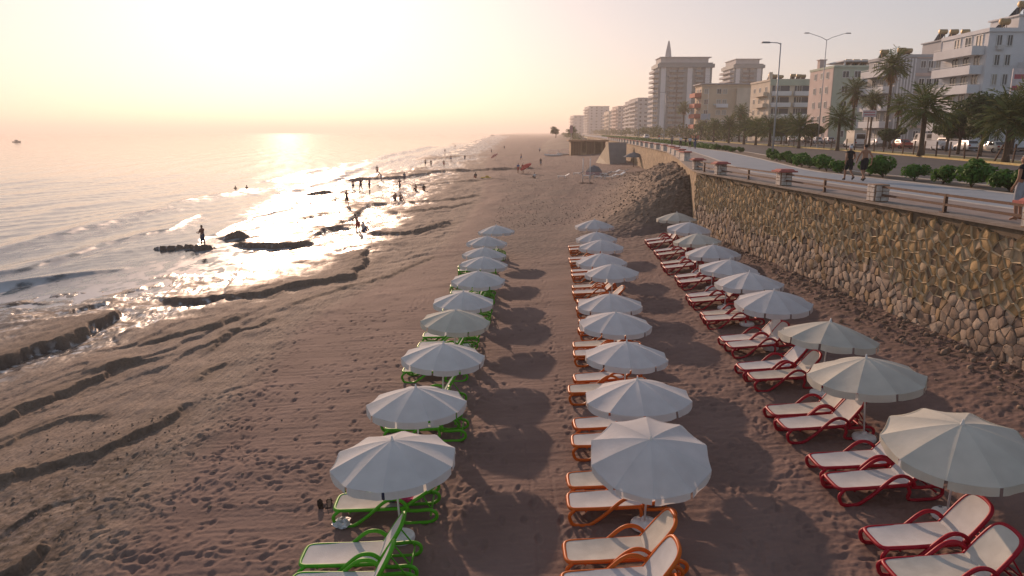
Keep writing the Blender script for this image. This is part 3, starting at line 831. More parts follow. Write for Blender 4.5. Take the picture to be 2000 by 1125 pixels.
strip('cycle_path', 3.35, 7.3, PROM + .004, M_blue, 'blue grey painted promenade path', th=.3)
strip('kerb', 7.3, 7.5, PROM + .03, M_kerb, 'pale kerb between path and planted strip', th=.2)
strip('planted_strip', 7.5, 9.9, PROM - .03, M_soil, 'brown soil strip planted with shrubs', th=.2)
strip('road_kerb', 9.9, 10.1, PROM + .0, M_kerb, 'kerb along the near edge of the road', th=.2)
strip('road', 10.1, 25.6, PROM - .13, M_asph, 'grey asphalt road beside the promenade')
strip('median_kerb', 25.6, 26.0, PROM + .02, M_kerby, 'yellowish kerb of the median', th=.2)
strip('median', 26.0, 29.4, PROM - .02, M_med, 'dry grass median with palms', th=.2)
strip('far_median_kerb', 29.4, 29.7, PROM + .0, M_kerb, 'kerb on the far side of the median', th=.2)
strip('far_road', 29.7, 49.5, PROM - .126, M_asph, 'second carriageway with parked cars')
strip('far_pavement', 49.5, 53, PROM, M_pave, 'pavement in front of the apartment buildings', th=.2)

# ------------------------------------------------------------------ sea wall
WZ0, WZ1 = 1.9, PROM - .05
M_mort = mat('mortar_pale', (.46, .36, .23), .9, .15, 5, .4, 30)
M_gap = mat('wall_joint_dark', (.15, .115, .08), .95, .2, 5, .4, 30)
UP = [mat(f'stone_ochre_{k}', c, .85, .22, 4, .6, 14) for k, c in enumerate(((.30, .20, .10), (.36, .245, .12), (.23, .15, .075), (.17, .12, .08), (.34, .26, .17)))]
LOW = [mat(f'stone_grey_{k}', c, .85, .22, 4, .6, 14) for k, c in enumerate(((.31, .235, .175), (.26, .19, .14), (.36, .285, .22), (.29, .195, .11), (.19, .14, .11)))]
def wall_body(y0, y1, m, z1, z0=WZ0, step=1.5, o0=.0, o1=.6):
    ys = list(np.arange(y0, y1, step)) + [y1]; b = MB()
    for y in ys:
        x = float(wallX(y))
        b.v += [(x + o0, y, z0), (x + o0, y, z1), (x + o1, y, z1), (x + o1, y, z0)]
    n = len(ys)
    for i in range(n - 1):
        q = i * 4; r = q + 4
        b.face((q, r, r + 1, q + 1)); b.face((q + 1, r + 1, r + 2, q + 2)); b.face((q + 2, r + 2, r + 3, q + 3))
    b.face((0, 1, 2, 3)); b.face((n * 4 - 1, n * 4 - 2, n * 4 - 3, n * 4 - 4))
    return b
sw = O('sea_wall', None, None, (float(wallX(30)), 30, WZ0), label='tall ochre rubble stone sea wall under the promenade railing', cat='wall')
def local(b):
    o = sw.location; b.v = [(v[0] - o.x, v[1] - o.y, v[2] - o.z) for v in b.v]; return b
O('wall_core', local(wall_body(4, 45, M_gap, WZ1)).mesh('wall_core', M_gap), sw)
def clip(poly, nx_, ny_, d):
    out = []
    for i in range(len(poly)):
        a = poly[i]; c = poly[(i + 1) % len(poly)]
        da = a[0] * nx_ + a[1] * ny_ - d; dc = c[0] * nx_ + c[1] * ny_ - d
        if da <= 0: out.append(a)
        if (da < 0 < dc) or (dc < 0 < da):
            t = da / (da - dc); out.append((a[0] + t * (c[0] - a[0]), a[1] + t * (c[1] - a[1])))
    return out
CWs, CH = .34, .28
NXc = int((45 - 11.5) / CWs); NYc = int((WZ1 - WZ0) / CH)
seeds = {}
for i in range(-1, NXc + 1):
    for j in range(-1, NYc + 1):
        seeds[i, j] = (11.5 + (i + .5 + (.5 if j % 2 else 0) + rnd.uniform(-.46, .46)) * CWs, WZ0 + (j + .5 + rnd.uniform(-.46, .46)) * CH)
def bound(y): return WZ0 + 1.75 + .25 * math.sin(y * .5) + .2 * math.sin(y * 1.3 + 1)
cells = []
for i in range(NXc):
    for j in range(NYc):
        sx_, sz_ = seeds[i, j]
        poly = [(sx_ - .5, sz_ - .5), (sx_ + .5, sz_ - .5), (sx_ + .5, sz_ + .5), (sx_ - .5, sz_ + .5)]
        for di in (-2, -1, 0, 1, 2):
            for dj in (-2, -1, 0, 1, 2):
                if (di or dj) and (i + di, j + dj) in seeds:
                    ox, oz = seeds[i + di, j + dj]; dx, dz = ox - sx_, oz - sz_
                    d = ((ox ** 2 + oz ** 2) - (sx_ ** 2 + sz_ ** 2)) / 2
                    poly = clip(poly, dx, dz, d)
                    if len(poly) < 3: break
            if len(poly) < 3: break
        if len(poly) < 3: continue
        poly = [(min(max(p[0], 11.5), 44.98), min(max(p[1], WZ0), WZ1)) for p in poly]
        cx_ = sum(p[0] for p in poly) / len(poly); cz_ = sum(p[1] for p in poly) / len(poly)
        cells.append((poly, cx_, cz_))
def outward(y, z, o):
    "point on the wall face, o metres proud of it"
    return (float(wallX(y)) - o, y - o * .06, z)
def rounded(poly, cx_, cz_, s):
    pts = []
    n = len(poly)
    for i in range(n):
        a = poly[i - 1]; p = poly[i]; c = poly[(i + 1) % n]
        for q in (a, c):
            pts.append((p[0] * .91 + q[0] * .09, p[1] * .91 + q[1] * .09))
    return [(cx_ + (p[0] - cx_) * s, cz_ + (p[1] - cz_) * s) for p in pts]
def stone(b, poly, cx_, cz_, upper, mi):
    s = .88 if upper else .975; dep = rnd.uniform(.035, .07) if upper else rnd.uniform(.03, .075)
    r0 = rounded(poly, cx_, cz_, s); r1 = rounded(poly, cx_, cz_, s * .96); r2 = rounded(poly, cx_, cz_, s * .8)
    tl = rnd.uniform(-.10, .10); tz_ = rnd.uniform(-.12, .12); base = len(b.v); n = len(r0)
    b.v += [outward(p[0], p[1], -.03) for p in r0]
    b.v += [outward(p[0], p[1], dep * .8 + (p[0] - cx_) * tl + (p[1] - cz_) * tz_ + rnd.uniform(-.008, .008)) for p in r1]
    b.v += [outward(p[0], p[1], dep + (p[0] - cx_) * tl + (p[1] - cz_) * tz_ + rnd.uniform(-.012, .012)) for p in r2]
    for i in range(n):
        k = (i + 1) % n
        b.face((base + i, base + n + i, base + n + k, base + k), mi)
        b.face((base + n + i, base + 2 * n + i, base + 2 * n + k, base + n + k), mi)
    b.face(tuple(base + 2 * n + i for i in reversed(range(n))), mi)
ranked = sorted(cells, key=lambda c: (math.hypot(c[1], float(wallX(c[1]))) * (1.0 if c[1] > 17.2 else 9.0)))
rest = MB()
for k, (poly, cx_, cz_) in enumerate(ranked):
    up = cz_ > bound(cx_) + rnd.uniform(-.25, .25)
    mi = rnd.choices(range(5), (4, 4, 3, 2, 2))[0] if up else rnd.choices(range(5), (4, 3, 3, 2, 2))[0]
    if k < 300:
        b = MB(); stone(b, poly, cx_, cz_, up, 0); O('stone', local(b).mesh('stone', (UP if up else LOW)[mi], 35), sw)
    else:
        stone(rest, poly, cx_, cz_, up, mi if up else mi + 5)
O('stone_courses', local(rest).mesh('stone_courses', UP + LOW, 35), sw, kind='stuff')
b = MB()                                                   # pale raised pointing round the upper stones
for poly, cx_, cz_ in cells:
    if cz_ < bound(cx_) - .1: continue
    r0 = rounded(poly, cx_, cz_, .985); r1 = rounded(poly, cx_, cz_, .86); base = len(b.v); n = len(r0)
    full = [(cx_ + (p[0] - cx_) * 1.0, cz_ + (p[1] - cz_) * 1.0) for p in poly]
    ins = [(cx_ + (p[0] - cx_) * .83, cz_ + (p[1] - cz_) * .83) for p in poly]
    n = len(full)
    b.v += [outward(p[0], p[1], .085) for p in full] + [outward(p[0], p[1], .03) for p in ins]
    for i in range(n):
        k = (i + 1) % n
        b.face((base + i, base + n + i, base + n + k, base + k))
O('mortar_joints', local(b).mesh('mortar_joints', M_mort), sw, kind='stuff')

def rubble_mat():
    m = bpy.data.materials.new('far_wall_masonry'); m.use_nodes = True; n = m.node_tree.nodes; l = m.node_tree.links; b = n['Principled BSDF']
    g = n.new('ShaderNodeNewGeometry'); v = n.new('ShaderNodeTexVoronoi'); v.inputs['Scale'].default_value = 2.6; l.new(g.outputs['Position'], v.inputs['Vector'])
    cr = n.new('ShaderNodeValToRGB'); l.new(v.outputs['Color'], cr.inputs[0])
    cr.color_ramp.elements[0].color = (.13, .085, .045, 1); cr.color_ramp.elements[1].color = (.42, .30, .17, 1)
    l.new(cr.outputs[0], b.inputs['Base Color']); b.inputs['Roughness'].default_value = .9
    bp = n.new('ShaderNodeBump'); bp.inputs['Strength'].default_value = .8; bp.inputs['Distance'].default_value = .08; bp.invert = True
    l.new(v.outputs['Distance'], bp.inputs['Height']); l.new(bp.outputs[0], b.inputs['Normal']); return m
fw = wall_body(45.0, 420, rubble_mat(), WZ1, o0=.04, o1=.6, step=6)
O('sea_wall', fw.mesh('far_sea_wall', rubble_mat()), label='far stretch of ochre stone sea wall behind the rubble mound', cat='wall')

# pillars and railing on the wall
M_pil = mat('pillar_stone_white', (.50, .45, .40), .85, .25, 7, .6, 20)
M_pjo = mat('pillar_joint_brown', (.26, .16, .10), .9, .2, 8)
M_cap = mat('pillar_cap_red', (.36, .115, .095), .8, .2, 6, .3, 30)
M_rail = mat('railing_brown', (.10, .05, .03), .6, .3, 8, .2, 30)
pil_me = MB().box((0, 0, .30), (.50, .50, .60)).mesh('shaft', M_pjo)
capm = MB().box((0, 0, .64), (.86, .86, .07)).box((0, 0, .71), (.70, .70, .07), taper=.8).mesh('cap', M_cap)
pst = []
for v in range(4):
    b = MB(); rg = random.Random(v)
    for sx_, sy_ in ((-1, 0), (0, -1), (1, 0), (0, 1)):
        zz = .02
        while zz < .56:
            hh = rg.uniform(.13, .2); hh = min(hh, .59 - zz); sp = rg.uniform(-.1, .1)
            for a, c in ((-.235, sp), (sp, .235)):
                w = c - a - .025; mid = (a + c) / 2
                if w > .05: b.box((sx_ * .25 + (0 if sx_ else mid), sy_ * .25 + (0 if sy_ else mid), zz + hh / 2),
                      (.06 if sx_ else w, .06 if sy_ else w, hh - .025), taper=.96)
            zz += hh
    pst.append(b.mesh('facing_stones', M_pil))
pil = [(1371, 332, 1), (1444, 342, 1), (1548, 363, 1), (1705, 394, 0), (1979, 447, 1)]
PYs = []
names = ['farthest stone railing pillar with red cap, beside the rubble mound', 'red capped railing pillar, second from the rubble mound',
         'red capped stone railing pillar behind the far end of the walkers', 'stone railing pillar without a cap, below the walking couple', 'red capped stone pillar at right edge below man in black vest']
for k, (a, c, cp) in enumerate(pil):
    p = P(a, c, PROM); y = p.y; PYs.append(y)
    r = O('railing_pillar', None, None, (float(wallX(y)) + .22, y, PROM + .02), (0, 0, .06), label=names[k], cat='pillar', group='pillars on the sea wall')
    O('shaft', pil_me, r); O('facing_stones', pst[k % 4], r)
    if cp: O('cap', capm, r)
PYs.append(11.0)
for k in range(5):
    y1, y0 = PYs[k] - .3, PYs[k + 1] + .3
    ym = (y0 + y1) / 2; o = Vector((float(wallX(ym)) + .22, ym, PROM + .02))
    r = O('railing', None, None, o, label=['rusty brown rail span nearest the rubble mound', 'rusty brown rail span, second from the rubble mound',
        'rusty brown rail span left of the uncapped pillar', 'rusty brown rail span between uncapped pillar and right edge pillar', 'rusty brown rail span beyond the right edge pillar'][k], cat='railing', group='railing spans on the sea wall')
    def pt(y, z): return (float(wallX(y)) + .22 - o.x, y - o.y, z)
    for z in (.52, .24): O('rail', MB().bar(pt(y0, z), pt(y1, z), .085, .07).mesh('rail', M_rail), r)
    O('post', MB().box((*pt(ym, 0)[:2], .28), (.09, .09, .56)).box((*pt(ym, 0)[:2], .01), (.2, .2, .02)).mesh('post', M_rail), r)
# parapet blocks along the far wall
blk = MB().box((0, 0, .35), (.5, 1.6, .7)).mesh('block', M_pil); blc = MB().box((0, 0, .75), (.7, 1.9, .1)).mesh('cap', M_cap)
for k, y in enumerate(np.linspace(62, 240, 22)):
    r = O('parapet_block', None, None, (float(wallX(y)) + .25, float(y), PROM + .02), label=f'small red capped parapet block, {ORD[k].replace(" nearest", "").replace("nearest", "first")} beyond the mound on the far sea wall', cat='wall block', group='parapet blocks on the far sea wall')
    O('block', blk, r); O('cap', blc, r)

# rubble on the mound and stones at the wall foot
def rock_pts(n, fn, s0, s1, seed):
    rg = np.random.RandomState(seed)
    ico = np.array([(0, 0, 1), (.9, 0, .4), (.28, .85, .4), (-.72, .53, .4), (-.72, -.53, .4), (.28, -.85, .4), (.72, .53, -.4), (-.28, .85, -.4), (-.9, 0, -.4), (-.28, -.85, -.4), (.72, -.53, -.4), (0, 0, -1)])
    tr = np.array([(0, 1, 2), (0, 2, 3), (0, 3, 4), (0, 4, 5), (0, 5, 1), (1, 6, 2), (2, 7, 3), (3, 8, 4), (4, 9, 5), (5, 10, 1), (2, 6, 7), (3, 7, 8), (4, 8, 9), (5, 9, 10), (1, 10, 6), (11, 7, 6), (11, 8, 7), (11, 9, 8), (11, 10, 9), (11, 6, 10)])
    xy = np.array([fn(rg) for _ in range(n)]); z = terrain(xy[:, 0], xy[:, 1])[0]
    s = s0 * (s1 / s0) ** (rg.rand(n) ** 2.2)
    V = ico[None] * (s[:, None, None] * rg.uniform(.6, 1.2, (n, 1, 3))) * rg.uniform(.8, 1.15, (n, 12, 1))
    a = rg.rand(n) * 6.28; c, s_ = np.cos(a)[:, None], np.sin(a)[:, None]
    Vx = V[:, :, 0] * c - V[:, :, 1] * s_; Vy = V[:, :, 0] * s_ + V[:, :, 1] * c
    V = np.stack([Vx + xy[:, 0:1], Vy + xy[:, 1:2], V[:, :, 2] + (z + s * .15)[:, None]], 2).reshape(-1, 3)
    T = (tr[None] + (np.arange(n) * 12)[:, None, None]).reshape(-1, 3); return V, T
def mpos(rg):
    y = 46 + 60 * rg.rand(); return (float(wallX(y)) - .3 - abs(rg.randn()) * 2.5, y)
V, T = rock_pts(3600, mpos, .02, .13, 3)
O('mound_rubble', npmesh('mound_rubble', V, T, mat('rubble_stone', (.20, .145, .105), .9, .3, 2, .5, 12), False), kind='stuff', label='loose stones and earth on the mound beside the wall')
def wpos(rg):
    y = 9 + 36 * rg.rand(); return (float(wallX(y)) - .1 - abs(rg.randn()) * .75, y)
V, T = rock_pts(1300, wpos, .02, .13, 4)
O('wall_foot_stones', npmesh('wall_foot_stones', V, T, mat('dark_rubble', (.19, .135, .10), .9, .35, 2, .5, 12), False), kind='stuff', label='small dark stones and litter along the foot of the wall')
def gpos(rg):
    return (-9.4 + rg.randn() * 1.5, 10.5 + 7.5 * rg.rand())
V, T = rock_pts(900, gpos, .008, .045, 5)
O('beach_gravel', npmesh('beach_gravel', V, T, mat('dark_rubble'), False), kind='stuff', label='dark pebbles and weed scattered on the lower sand')
# ------------------------------------------------------------------ apartment buildings
GZ = PROM - .18
def bx(px, Y): return (px - 1000) / F * (Y * math.cos(PITCH) - 4 * math.sin(PITCH))
def topz(py, Y): return PY(1000, py, Y).z
B_white = mat('render_white', (.66, .66, .67), .85, .08, .4)
B_cream = mat('render_cream', (.58, .50, .40), .85, .10, .4)
B_beige = mat('render_beige', (.55, .44, .32), .85, .10, .4)
B_pink = mat('render_pinkish', (.55, .44, .40), .85, .10, .4)
B_green = mat('render_pale_green', (.42, .47, .38), .85, .10, .4)
B_grey = mat('render_grey', (.40, .40, .41), .85, .10, .4)
B_teal = mat('tower_blue_grey', (.15, .20, .225), .7, .10, .3)
B_dark = mat('tower_slate_loggia_shade', (.07, .09, .11), .7, .10, .3)
B_roof = mat('roof_membrane', (.30, .28, .27), .9, .15, .5)
B_red = mat('balcony_red', (.42, .12, .08), .8, .12, 2)
B_frame = mat('window_frame_white', (.62, .62, .60), .6, .05)
B_glass = mat('window_glass_dark', (.035, .04, .045), .12, .3, 1, spec=.6)
B_glass2 = mat('window_glass_grey', (.09, .09, .095), .15, .3, 1, spec=.6)
B_curt = mat('window_curtain', (.36, .32, .27), .5, .2, 1)
B_ac = mat('air_conditioner_white', (.55, .54, .52), .6, .1)
B_tank = mat('solar_tank_metal', (.36, .27, .15), .55, .15, 3, metal=.4)
B_panel = mat('solar_panel_glass', (.04, .05, .07), .2, .2, 2, spec=.6)
CACHE = {}
def cached(key, fn):
    if key not in CACHE: CACHE[key] = fn()
    return CACHE[key]
def window(root, face, u, z, w, h, dims, frame=None):
    "a framed window on the south ('S', facing -y) or west ('W', facing -x) wall of a building; u along the wall"
    fm = frame or B_frame; t = .1
    fr = cached(('wf', w, h, fm.name), lambda: MB().box((0, -.03, h / 2 - t / 2), (w, .12, t)).box((0, -.03, -h / 2 + t / 2), (w + .1, .16, t))
                .box((-w / 2 + t / 2, -.03, 0), (t, .12, h - 2 * t)).box((w / 2 - t / 2, -.03, 0), (t, .12, h - 2 * t)).box((0, -.03, 0), (t * .7, .1, h - 2 * t)).mesh('window', fm))
    gl = rnd.choices((B_glass, B_glass2, B_curt), (6, 3, 2))[0]
    pn = cached(('wp', w, h, gl.name), lambda: MB().box((0, -.005, 0), (w - 2 * t + .02, .03, h - 2 * t + .02)).mesh('pane', gl))
    W_, D_ = dims
    loc, rz = ((u, 0, z), 0) if face == 'S' else ((0, u, z), -math.pi / 2)
    o = O('window', fr, root, loc, (0, 0, rz)); O('pane', pn, o); return o
def balcony(root, face, u0, u1, z, dep, ph, m, rail=None, slab=None):
    w = u1 - u0
    key = ('bal', round(w, 2), dep, ph, m.name)
    def mk():
        b = MB().box((0, -dep / 2, -.08), (w, dep, .16))
        b.box((0, -dep + .06, ph / 2), (w, .12, ph)); b.box((-w / 2 + .06, -dep / 2 + .06, ph / 2), (.12, dep - .12, ph)); b.box((w / 2 - .06, -dep / 2 + .06, ph / 2), (.12, dep - .12, ph))
        return b.mesh('balcony', m)
    loc, rz = (((u0 + u1) / 2, 0, z), 0) if face == 'S' else ((0, (u0 + u1) / 2, z), -math.pi / 2)
    o = O('balcony', cached(key, mk), root, loc, (0, 0, rz))
    if rail:
        O('handrail', cached(('hr', round(w, 2), dep, ph), lambda: MB().box((0, -dep + .06, ph + .22), (w, .06, .06)).mesh('handrail', rail)), o)
    return o
def solar(root, loc, s=1.0):
    o = O('solar_heater', cached('sp', lambda: MB().poly([(-.6, .1, 1.1), (.6, .1, 1.1), (.6, 1.3, .1), (-.6, 1.3, .1)]).poly([(-.6, 1.3, .06), (.6, 1.3, .06), (.6, .1, 1.06), (-.6, .1, 1.06)])
          .box((-.55, .1, .55), (.06, .06, 1.1)).box((.55, .1, .55), (.06, .06, 1.1)).mesh('solar_heater', B_panel)), root, loc, (0, 0, rnd.uniform(-.3, .3)), s)
    O('tank', cached('st', lambda: MB().tube([(-.7, -.3, 1.45), (-.62, -.3, 1.45), (.62, -.3, 1.45), (.7, -.3, 1.45)], [.3, .42, .42, .3], 14).box((-.4, -.3, .52), (.07, .07, 1.04)).box((.4, -.3, .52), (.07, .07, 1.04)).mesh('tank', B_tank, 40)), o)
def building(x0, x1, y0, y1, h, m, label, par=.5):
    r = O('apartment_building', None, None, (x0, y0, GZ), label=label, cat='building', group='buildings along the seafront')
    W_, D_ = x1 - x0, y1 - y0
    O('wall', MB().box((W_ / 2, D_ / 2, h / 2), (W_, D_, h)).mesh('wall', m), r)
    b = MB().box((W_ / 2, -.05, h + par / 2), (W_ + .4, .3, par)).box((W_ / 2, D_ + .05, h + par / 2), (W_ + .4, .3, par)) \
        .box((-.05, D_ / 2, h + par / 2), (.3, D_ - .2, par)).box((W_ + .05, D_ / 2, h + par / 2), (.3, D_ - .2, par)).box((W_ / 2, D_ / 2, h + .05), (W_ - .25, D_ - .25, .1), 1)
    O('roof', b.mesh('roof', [m, B_roof]), r)
    return r, W_, D_
def stair_house(r, x, y, z, w, d, h, m):
    O('stair_house', MB().box((x, y, z + h / 2), (w, d, h)).box((x, y, z + h + .1), (w + .5, d + .5, .2)).mesh('stair_house', m), r)

# 1: white block at the right edge
Y = 100; x0 = bx(1915, Y); h = topz(62, Y) - GZ
r, W_, D_ = building(x0, x0 + 26, Y, Y + 10.5, h, B_white, 'white apartment block with deep curved balconies at the right edge')
fh = (h - .6) / 6
for k in range(6):
    z = .4 + k * fh
    balcony(r, 'W', .6, 9.6, z, 1.7, 1.0, B_white, B_frame)
    if k < 5:
        balcony(r, 'S', 4.4, 11.6, z + .3, 1.6, 1.0, B_white, B_frame); balcony(r, 'S', 13.5, 21, z + .3, 1.6, 1.0, B_white, B_frame)
    for u in (1.9, 4.3, 6.8): window(r, 'W', u, z + 1.5, 1.5, 2.1, (W_, D_))
    for u in (1.4, 2.8): window(r, 'S', u, z + 1.6, .8, 1.5, (W_, D_))
    for u in (6, 9.2, 15, 18.5): window(r, 'S', u, z + 1.75, 1.9, 2.0, (W_, D_))
stair_house(r, 9, 5, h, 8, 6, 2.3, B_white)
for x, y in ((3.5, 3), (6, 3.4), (8.2, 3), (11, 3)): solar(r, (x, y, h + (2.5 if x > 5 else .2)), 1.0)
# 2: grey-white block with stacked curved balconies
Y = 130; x0 = bx(1742, Y); h = topz(112, Y) - GZ
r, W_, D_ = building(x0, x0 + 17, Y, Y + 10, h, B_grey, 'grey white apartment block behind the tall palm, with a striped side wall')
fh = (h - .4) / 5
for k in range(5):
    z = .5 + k * fh
    balcony(r, 'W', .4, 9.2, z, 1.8, 1.0, B_white, B_frame)
    for u in (1.8, 4.5, 7.3): window(r, 'W', u, z + 1.5, 1.6, 2.1, (W_, D_))
    for u in (4.6, 5.9, 7.2, 8.5): window(r, 'S', u, z + 1.7, 1.0, 1.3, (W_, D_))
    O('floor_band', MB().box((6.6, -.06, z + 3.0), (6.2, .14, .5)).mesh('floor_band', B_pink), r)
for u in np.linspace(.5, 3.2, 6): O('pilaster', cached('pil2', lambda: MB().box((0, -.08, h / 2), (.22, .16, h - .3)).mesh('pilaster', B_white)), r, (float(u), 0, 0))
stair_house(r, 12, 5, h, 7, 6, 3.0, B_grey)
for x, y, z in ((1.0, 7, 0), (2.6, 4, 0), (4.2, 5, 0), (9.5, 4, 3.1), (11.5, 4, 3.1), (13.5, 4, 3.1)): solar(r, (x, y, h + .15 + z))
# 3: pinkish and green block
Y = 165; x0 = bx(1622, Y); h = topz(132, Y) - GZ
r, W_, D_ = building(x0, x0 + 15, Y, Y + 13, h, B_green, 'pinkish and pale green apartment block left of the tall palm')
O('side_wall_panel', MB().box((-.06, 6.5, h / 2), (.14, 12.6, h - .2)).mesh('side_wall_panel', B_pink), r)
fh = (h - .4) / 5
for k in range(5):
    z = .4 + k * fh
    for u in (2.6, 5.2): window(r, 'S', u, z + 1.8, 1.5, 1.5, (W_, D_))
    balcony(r, 'S', 6.5, 12.8, z + .3, 1.3, .95, B_white)
    for u in (8.0, 11.0): window(r, 'S', u, z + 1.8, 1.6, 1.9, (W_, D_))
    for u in (3, 6, 9.5):
        o = window(r, 'W', u, z + 1.8, 1.2, 1.5, (W_, D_)); o.location.x = -.13
O('chimney', MB().box((1.2, 10, h + 1.2), (1.4, 1.4, 2.4)).box((1.2, 10, h + 2.5), (1.8, 1.8, .2)).mesh('chimney', B_pink), r)
for x in (5, 6.8, 8.6): solar(r, (x, 5, h + .15), 1.1)
O('roof_canopy', MB().box((8, 6, h + 1.6), (11, 9, .25)).box((3, 2, h + .8), (.3, .3, 1.6)).box((13, 2, h + .8), (.3, .3, 1.6)).mesh('roof_canopy', B_white), r)
# 4: cream block with white balconies facing the camera
Y = 200; x0 = bx(1500, Y); h = topz(158, Y) - GZ
r, W_, D_ = building(x0, x0 + 12, Y, Y + 16, h, B_cream, 'cream apartment block with two columns of white balconies, behind the single lamp')
O('parapet_band', MB().box((6, -.12, h - .4), (12.2, .2, 1.6)).mesh('parapet_band', B_green), r)
fh = (h - 1.2) / 5
for k in range(5):
    z = .3 + k * fh
    for u0, u1 in ((.5, 5.4), (6.4, 11.5)):
        O('loggia_shade', cached(('lg', 4.9), lambda: MB().box((0, -.02, 0), (4.6, .08, fh * .78)).mesh('loggia_shade', B_dark)), r, ((u0 + u1) / 2, 0, z + fh * .48))  # flat dark panel painting the shade of a recess behind each balcony
        balcony(r, 'S', u0, u1, z + .15, 1.3, 1.0, B_white)
        window(r, 'S', u0 + 1.5, z + 1.75, 1.4, 1.9, (W_, D_)).location.y = -.06
    for u in (3, 8, 12.5): window(r, 'W', u, z + 1.7, 1.5, 1.6, (W_, D_))
    balcony(r, 'W', 1.5, 10, z + .15, 1.2, .9, B_cream)
for x in (1, 2.8, 5, 7, 9, 10.6): solar(r, (x, 3 + rnd.uniform(0, 4), h + .15), 1.0)
O('chimney', MB().box((.6, 2, h + 1.2), (.8, .8, 2.4)).mesh('chimney', B_cream), r)
# 5: beige block with red balconies
Y = 250; x0 = bx(1368, Y); h = topz(168, Y) - GZ
r, W_, D_ = building(x0, bx(1466, Y), Y, Y + 9, h, B_beige, 'beige apartment block with red end balconies in front of the tower')
fh = (h - .5) / 5
for k in range(5):
    z = .3 + k * fh
    balcony(r, 'W', .5, 8, z + .2, 2.2, 1.2, B_red)
    for u in (2, 5.5): window(r, 'W', u, z + 1.8, 1.5, 1.8, (W_, D_))
    for u in (1.6, 5.8, 7.8, 12.4, 14.5): window(r, 'S', u, z + 1.9, 1.5, 1.7, (W_, D_))
    if k % 2: balcony(r, 'S', 4.9, 8.8, z + .2, 1.0, 1.1, B_white)
O('annex', MB().box((14.0, -.6, h * .48), (5.0, 1.2, h * .96)).mesh('annex', B_cream), r)
O('roof_edge', MB().box((W_ / 2, 4.5, h + .7), (W_ + 1.6, 10.5, .3)).mesh('roof_edge', B_grey), r)
for o_ in [o_ for o_ in COL.objects if o_.name.startswith('apartment_building')]:
    wins = [c for c in o_.children if c.name.startswith('window') and abs(c.rotation_euler.z) < .1]
    for c in rnd.sample(wins, min(len(wins), 7)):
        O('air_conditioner', cached('ac', lambda: MB().box((0, -.2, 0), (.85, .36, .6)).mesh('air_conditioner', B_ac)), o_, (c.location.x + rnd.choice((-1, 1)) * 1.25, c.location.y, c.location.z - .9))
# towers
def tower(px0, px1, Y, py, D_, lab, fl, spire=False):
    x0 = bx(px0, Y); h = topz(py, Y) - GZ
    r, W_, D_ = building(x0, bx(px1, Y), Y, Y + D_, h, B_teal, lab)
    fh = (h - 2.5) / fl; n = max(4, int(W_ / 4.4))
    for k in range(fl):
        z = .5 + k * fh
        balcony(r, 'W', .5, D_ - .5, z, 2.6, 1.1, B_grey)
        for u in np.linspace(2.5, D_ - 2.5, 3): window(r, 'W', float(u), z + 1.8, 2.4, 2.0, (W_, D_))
        for j in range(n):
            u = (j + .5) * W_ / n
            window(r, 'S', u, z + 1.7, 2.8, 2.0, (W_, D_), B_teal if j % 3 else None)
        for j in (1, 2, 4, 5):
            if (j + 1) * W_ / n < W_:
                balcony(r, 'S', j * W_ / n + .3, (j + 1) * W_ / n - .3, z + .1, 1.6, 1.1, B_teal)
    for j in range(n):
        if j in (0, 3, n - 1): O('wall_band', cached(('wb', W_ / n, h), lambda: MB().box((0, -.04, h / 2 - .6), (W_ / n * .55, .1, h - 2.2)).mesh('wall_band', B_white)), r, ((j + .5) * W_ / n, 0, 0))
        if j in (2, 5): O('dark_band', cached(('db', W_ / n, h), lambda: MB().box((0, -.05, h / 2 - .6), (W_ / n * .5, .1, h - 2.2)).mesh('dark_band', B_dark)), r, (j * W_ / n, 0, 0))
    O('overhanging_storey', MB().box((W_ / 2, D_ / 2, h - 1.2), (W_ + 2.2, D_ + 2.2, 2.0)).mesh('overhanging_storey', B_teal), r)
    O('roof_deck', MB().box((W_ / 2 - .5, D_ / 2, h + 1.9), (W_ - 3, D_ - 3, 2.8)).box((W_ / 2, D_ / 2, h + 3.5), (W_ - 1, D_ - 1, .4)).mesh('roof_deck', B_grey), r)
    if spire: O('spire', MB().lathe([(1.9, 0), (1.5, 4), (.8, 7.5), (.4, 9.5), (0, 10)], 10, (W_ * .22, D_ / 2, h + 3.4)).mesh('spire', B_grey), r)
tower(1283, 1385, 420, 124, 17, 'tall blue grey apartment tower with a small spire on its roof', 14, True)
tower(1428, 1482, 480, 126, 26, 'second blue grey tower right of the spired tower, sunlit side balconies', 15)
def far_block(px0, px1, Y, py, D_, m, lab, fl):
    x0 = bx(px0, Y); h = topz(py, Y) - GZ
    r, W_, D_ = building(x0, bx(px1, Y), Y, Y + D_, h, m, lab)
    fh = h / fl; n = max(3, int(W_ / 5))
    for k in range(fl):
        for j in range(n): window(r, 'S', (j + .5) * W_ / n, k * fh + fh * .55, 2.2, 1.7, (W_, D_))
        for j in range(2): window(r, 'W', (j + .5) * D_ / 2, k * fh + fh * .55, 2.2, 1.7, (W_, D_))
        balcony(r, 'W', 1, D_ - 1, k * fh + .1, 1.8, 1.0, m)
far_block(1244, 1276, 560, 192, 40, B_grey, 'white mid-rise block just left of the spired tower', 9)
far_block(1230, 1246, 640, 198, 30, B_grey, 'narrow pale block left of the white mid-rise', 9)
far_block(1206, 1228, 700, 208, 40, B_pink, 'hazy pinkish block between the far blocks', 8)
far_block(1150, 1189, 900, 208, 60, B_grey, 'wide hazy block farthest along the shore road', 10)
far_block(1120, 1146, 1050, 226, 60, B_grey, 'low hazy building leftmost on the far shore', 6)
far_block(1188, 1206, 820, 218, 40, B_cream, 'low hazy cream building beside the wide hazy block', 6)

